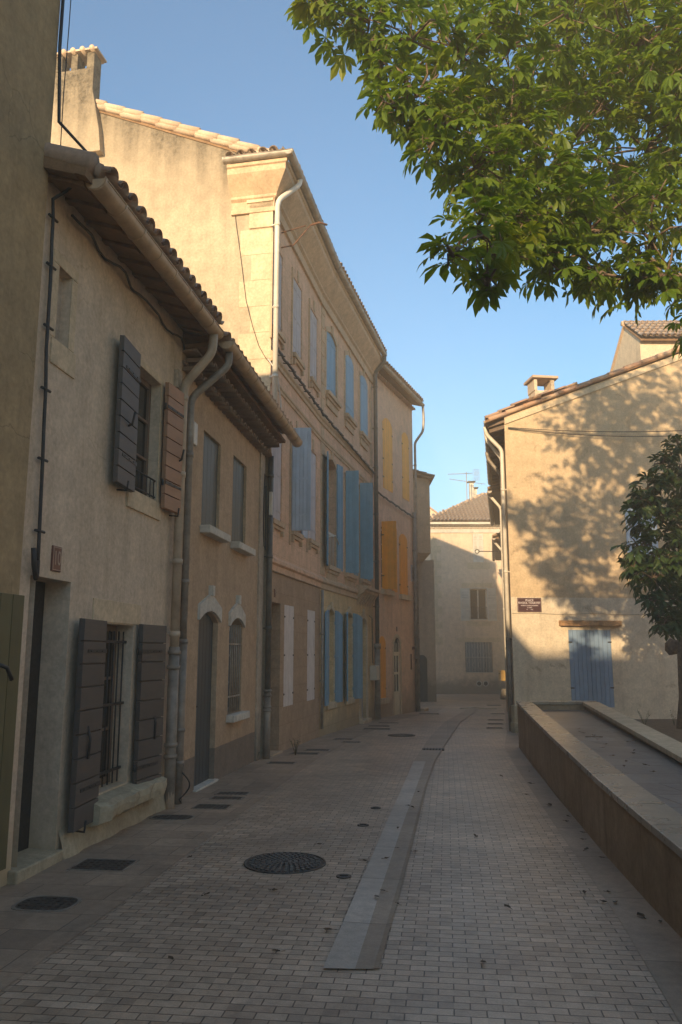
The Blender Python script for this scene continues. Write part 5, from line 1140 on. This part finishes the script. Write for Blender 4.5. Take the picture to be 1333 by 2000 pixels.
# ================================================================ TREES
def leaflets(b_, p, d, up, size, n, r, droop):
    """one palmate chestnut leaf: n leaflets fanned round the stalk end"""
    d = d.normalized(); side = d.cross(up)
    if side.length < .01: side = d.orthogonal()
    side.normalize(); nrm = side.cross(d).normalized()
    for i in range(n):
        t = (i-(n-1)/2)/((n-1)/2); a = t*R(105)+r.uniform(-.08,.08); L_ = size*(1-.35*abs(t)**1.5)*r.uniform(.85,1.1); W = L_*.20
        e = (d*math.cos(a)+side*math.sin(a)); f = e.cross(nrm).normalized(); dn = -nrm*.5 + Vector((0,0,-1))*droop
        c0 = p; c1 = p+e*L_*.38+dn*L_*.05; c2 = p+e*L_*.72+dn*L_*.20; c3 = p+e*L_+dn*L_*.46; k = nrm*L_*.055
        b_.add([c0,c1,c2,c3,c1+f*W*.62+k,c1-f*W*.62+k,c2+f*W+k,c2-f*W+k],[(0,4,1),(0,1,5),(4,6,2,1),(1,2,7,5),(6,3,2),(2,3,7)], False)
def tree(name, base, fork, lobes, label, lmat, seed, leaf, dens, trunk_r, extra=None, hole=-.12):
    r = random.Random(seed); T = empty(name, base, 0, label, 'tree'); B0 = Vector(base)
    wood, fol = MB(), MB(); F = Vector(fork)
    trk = MB(); trk.tube([B0-B0+Vector((0,0,-.2)), (F-B0)*.25+Vector((.03,0,0)), (F-B0)*.6-Vector((.03,0,0)), F-B0], [trunk_r*1.35, trunk_r*1.05, trunk_r, trunk_r*.95], 14)
    if extra: extra(trk, B0)
    trk.build('trunk', M['bark'], T)
    nodes = [(F, .10)]
    for (x, y, z, rad) in sorted(lobes, key=lambda q: (Vector(q[:3])-F).length):
        F0, rp = min(nodes, key=lambda q: (q[0]-Vector((x,y,z))).length + (0 if q[1] > .02 else .6))
        c = Vector((x,y,z)); v = c-F0; mid = F0+v*.5+Vector((r.uniform(-.15,.15),r.uniform(-.15,.15),.08*v.length)); r0 = rp*.8; nodes.append((c, max(.012, r0*.62)))
        pth = [F0, F0.lerp(mid,.5)+Vector((0,0,.03)), mid, mid.lerp(c,.5)+Vector((r.uniform(-.1,.1),0,.05)), c]
        wood.tube([q-B0 for q in pth], [r0, r0*.92, r0*.82, r0*.7, r0*.6], 7)
        n = int(3+dens*rad*rad)
        tw = []
        for k in range(max(4, int(6*rad*2))):
            th, ph = r.uniform(0,6.28), math.acos(r.uniform(-.75,1)); e = Vector((math.sin(ph)*math.cos(th), math.sin(ph)*math.sin(th), math.cos(ph)*.85))*rad*r.uniform(.6,.95)
            m2 = c+e*.5+Vector((r.uniform(-.08,.08),r.uniform(-.08,.08),.06)); wood.tube([c-B0, m2-B0, c+e-B0], [.016,.011,.005], 5); tw.append(c+e)
        for k in range(n):
            th, ph = r.uniform(0,6.28), math.acos(r.uniform(-1,1)); q = r.random()**.45
            e = Vector((math.sin(ph)*math.cos(th), math.sin(ph)*math.sin(th), math.cos(ph)*.85)); p = c+e*rad*q*r.uniform(.85,1.18)
            w1 = noise.noise(p*1.7); 
            if w1 < (hole if rad > .45 else -.42): continue
            ax = (e*.8+Vector((r.uniform(-.6,.6),r.uniform(-.6,.6),r.uniform(-.35,.15)))).normalized(); up = (Vector((0,0,1))+Vector((r.uniform(-.5,.5),r.uniform(-.5,.5),0))*.9+e*.3).normalized()
            sz = leaf*r.uniform(.7,1.2)
            st = p-ax*sz*.55; wood.tube([st-B0, p-B0], [.004,.003], 3, caps=False)
            leaflets(fol, p-B0, ax, up, sz, r.choice((5,5,7)), r, r.uniform(.1,.9))
    wood.build('branches', M['bark'], T); fol.build('crown', M[lmat], T, recalc=False)
    return T
from math import cos, sin
def at(px, py, d):
    u = (px-666.5)/1555.6; v = (1000-py)/1555.6; a, b2 = .98481, .17365
    ry = a-v*b2; return (u/ry*d, d, 1.6+(b2+v*a)/ry*d)
BIG = [(-0.08,6.81,7.86,0.36), (-0.29,6.81,7.88,0.20), (0.27,6.81,7.64,0.48), (0.67,6.81,7.44,0.59), (0.38,6.65,7.04,0.23), (0.70,6.57,6.65,0.40), (0.49,6.50,6.48,0.20), (0.95,6.50,6.30,0.40), (0.78,6.34,5.96,0.17), (1.22,7.13,7.53,0.79), (1.81,7.44,7.92,0.95), (1.69,7.13,6.78,0.71), (1.24,6.67,5.97,0.39), (1.69,7.01,5.98,0.64), (2.49,8.10,7.11,1.06), (2.90,8.98,9.22,1.32), (3.55,8.36,8.69,1.32), (3.41,8.10,7.17,1.14), (2.50,7.41,5.79,0.71), (3.03,7.22,5.57,0.81), (1.01,5.60,4.74,0.30), (1.26,6.00,4.77,0.30), (0.77,5.10,4.29,0.17), (1.49,6.60,5.38,0.40), (1.97,6.90,5.19,0.36), (2.38,7.00,5.06,0.22), (3.05,7.00,5.06,0.33), (1.88,6.84,5.57,0.52), (1.13,5.80,4.42,0.14), (2.84,7.20,5.19,0.30), (2.73,8.36,10.62,1.58), (4.00,7.48,8.02,1.58), (4.15,7.60,6.60,1.42), (3.92,7.92,10.43,1.76), (4.58,8.00,5.47,1.10), (5.97,9.24,8.99,1.76)]
SMALL = [(5.05,13.7,3.05,.24), (5.28,13.8,4.25,.25), (5.75,13.9,2.05,.25), (5.3,13.5,2.45,.25), (5.76,14.00,4.96,0.30), (5.50,14.00,4.49,0.32), (6.20,14.20,4.77,0.50), (5.37,14.00,3.98,0.36), (5.87,14.20,4.01,0.60), (5.21,13.80,3.40,0.33), (5.73,14.00,3.24,0.62), (6.30,14.20,3.64,0.80), (5.32,13.60,2.84,0.34), (5.69,13.60,2.41,0.50), (5.41,13.40,2.10,0.28), (6.30,14.00,2.43,0.60), (6.96,14.50,4.35,0.90), (6.11,14.00,5.29,0.20), (7.59,15.00,3.26,0.90)]
tree('chestnut_tree', (7.2,8.6,.13), (6.5,8.5,4.3), BIG, 'big chestnut tree whose sunlit crown hangs into the upper right over the street', 'leaf', 5, .175, 270, .24)
def knob(b_, B0):
    b_.tube([(-.03,0,1.48),(-.05,0,1.56),(-.05,0,1.66),(-.02,0,1.74)], [.14,.19,.18,.12], 12)
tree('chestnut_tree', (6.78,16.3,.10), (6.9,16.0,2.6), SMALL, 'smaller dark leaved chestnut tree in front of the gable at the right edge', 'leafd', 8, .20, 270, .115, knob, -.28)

# ================================================================ EVENING HAZE
m = bpy.data.materials.new('evening haze'); m.use_nodes = True; nt = m.node_tree
for n_ in list(nt.nodes):
    if n_.type == 'BSDF_PRINCIPLED': nt.nodes.remove(n_)
pv = nt.nodes.new('ShaderNodeVolumePrincipled'); pv.inputs['Color'].default_value = (1.0, .86, .68, 1); pv.inputs['Density'].default_value = .008; pv.inputs['Anisotropy'].default_value = 0
nt.links.new(pv.outputs[0], nt.nodes['Material Output'].inputs['Volume'])
b_ = MB(); b_.box(-30, 30, -36, 68, -3, 14.4); tag(b_.build('haze', m), kind='stuff')
sc.cycles.volume_bounces = 1; sc.cycles.volume_step_rate = 4
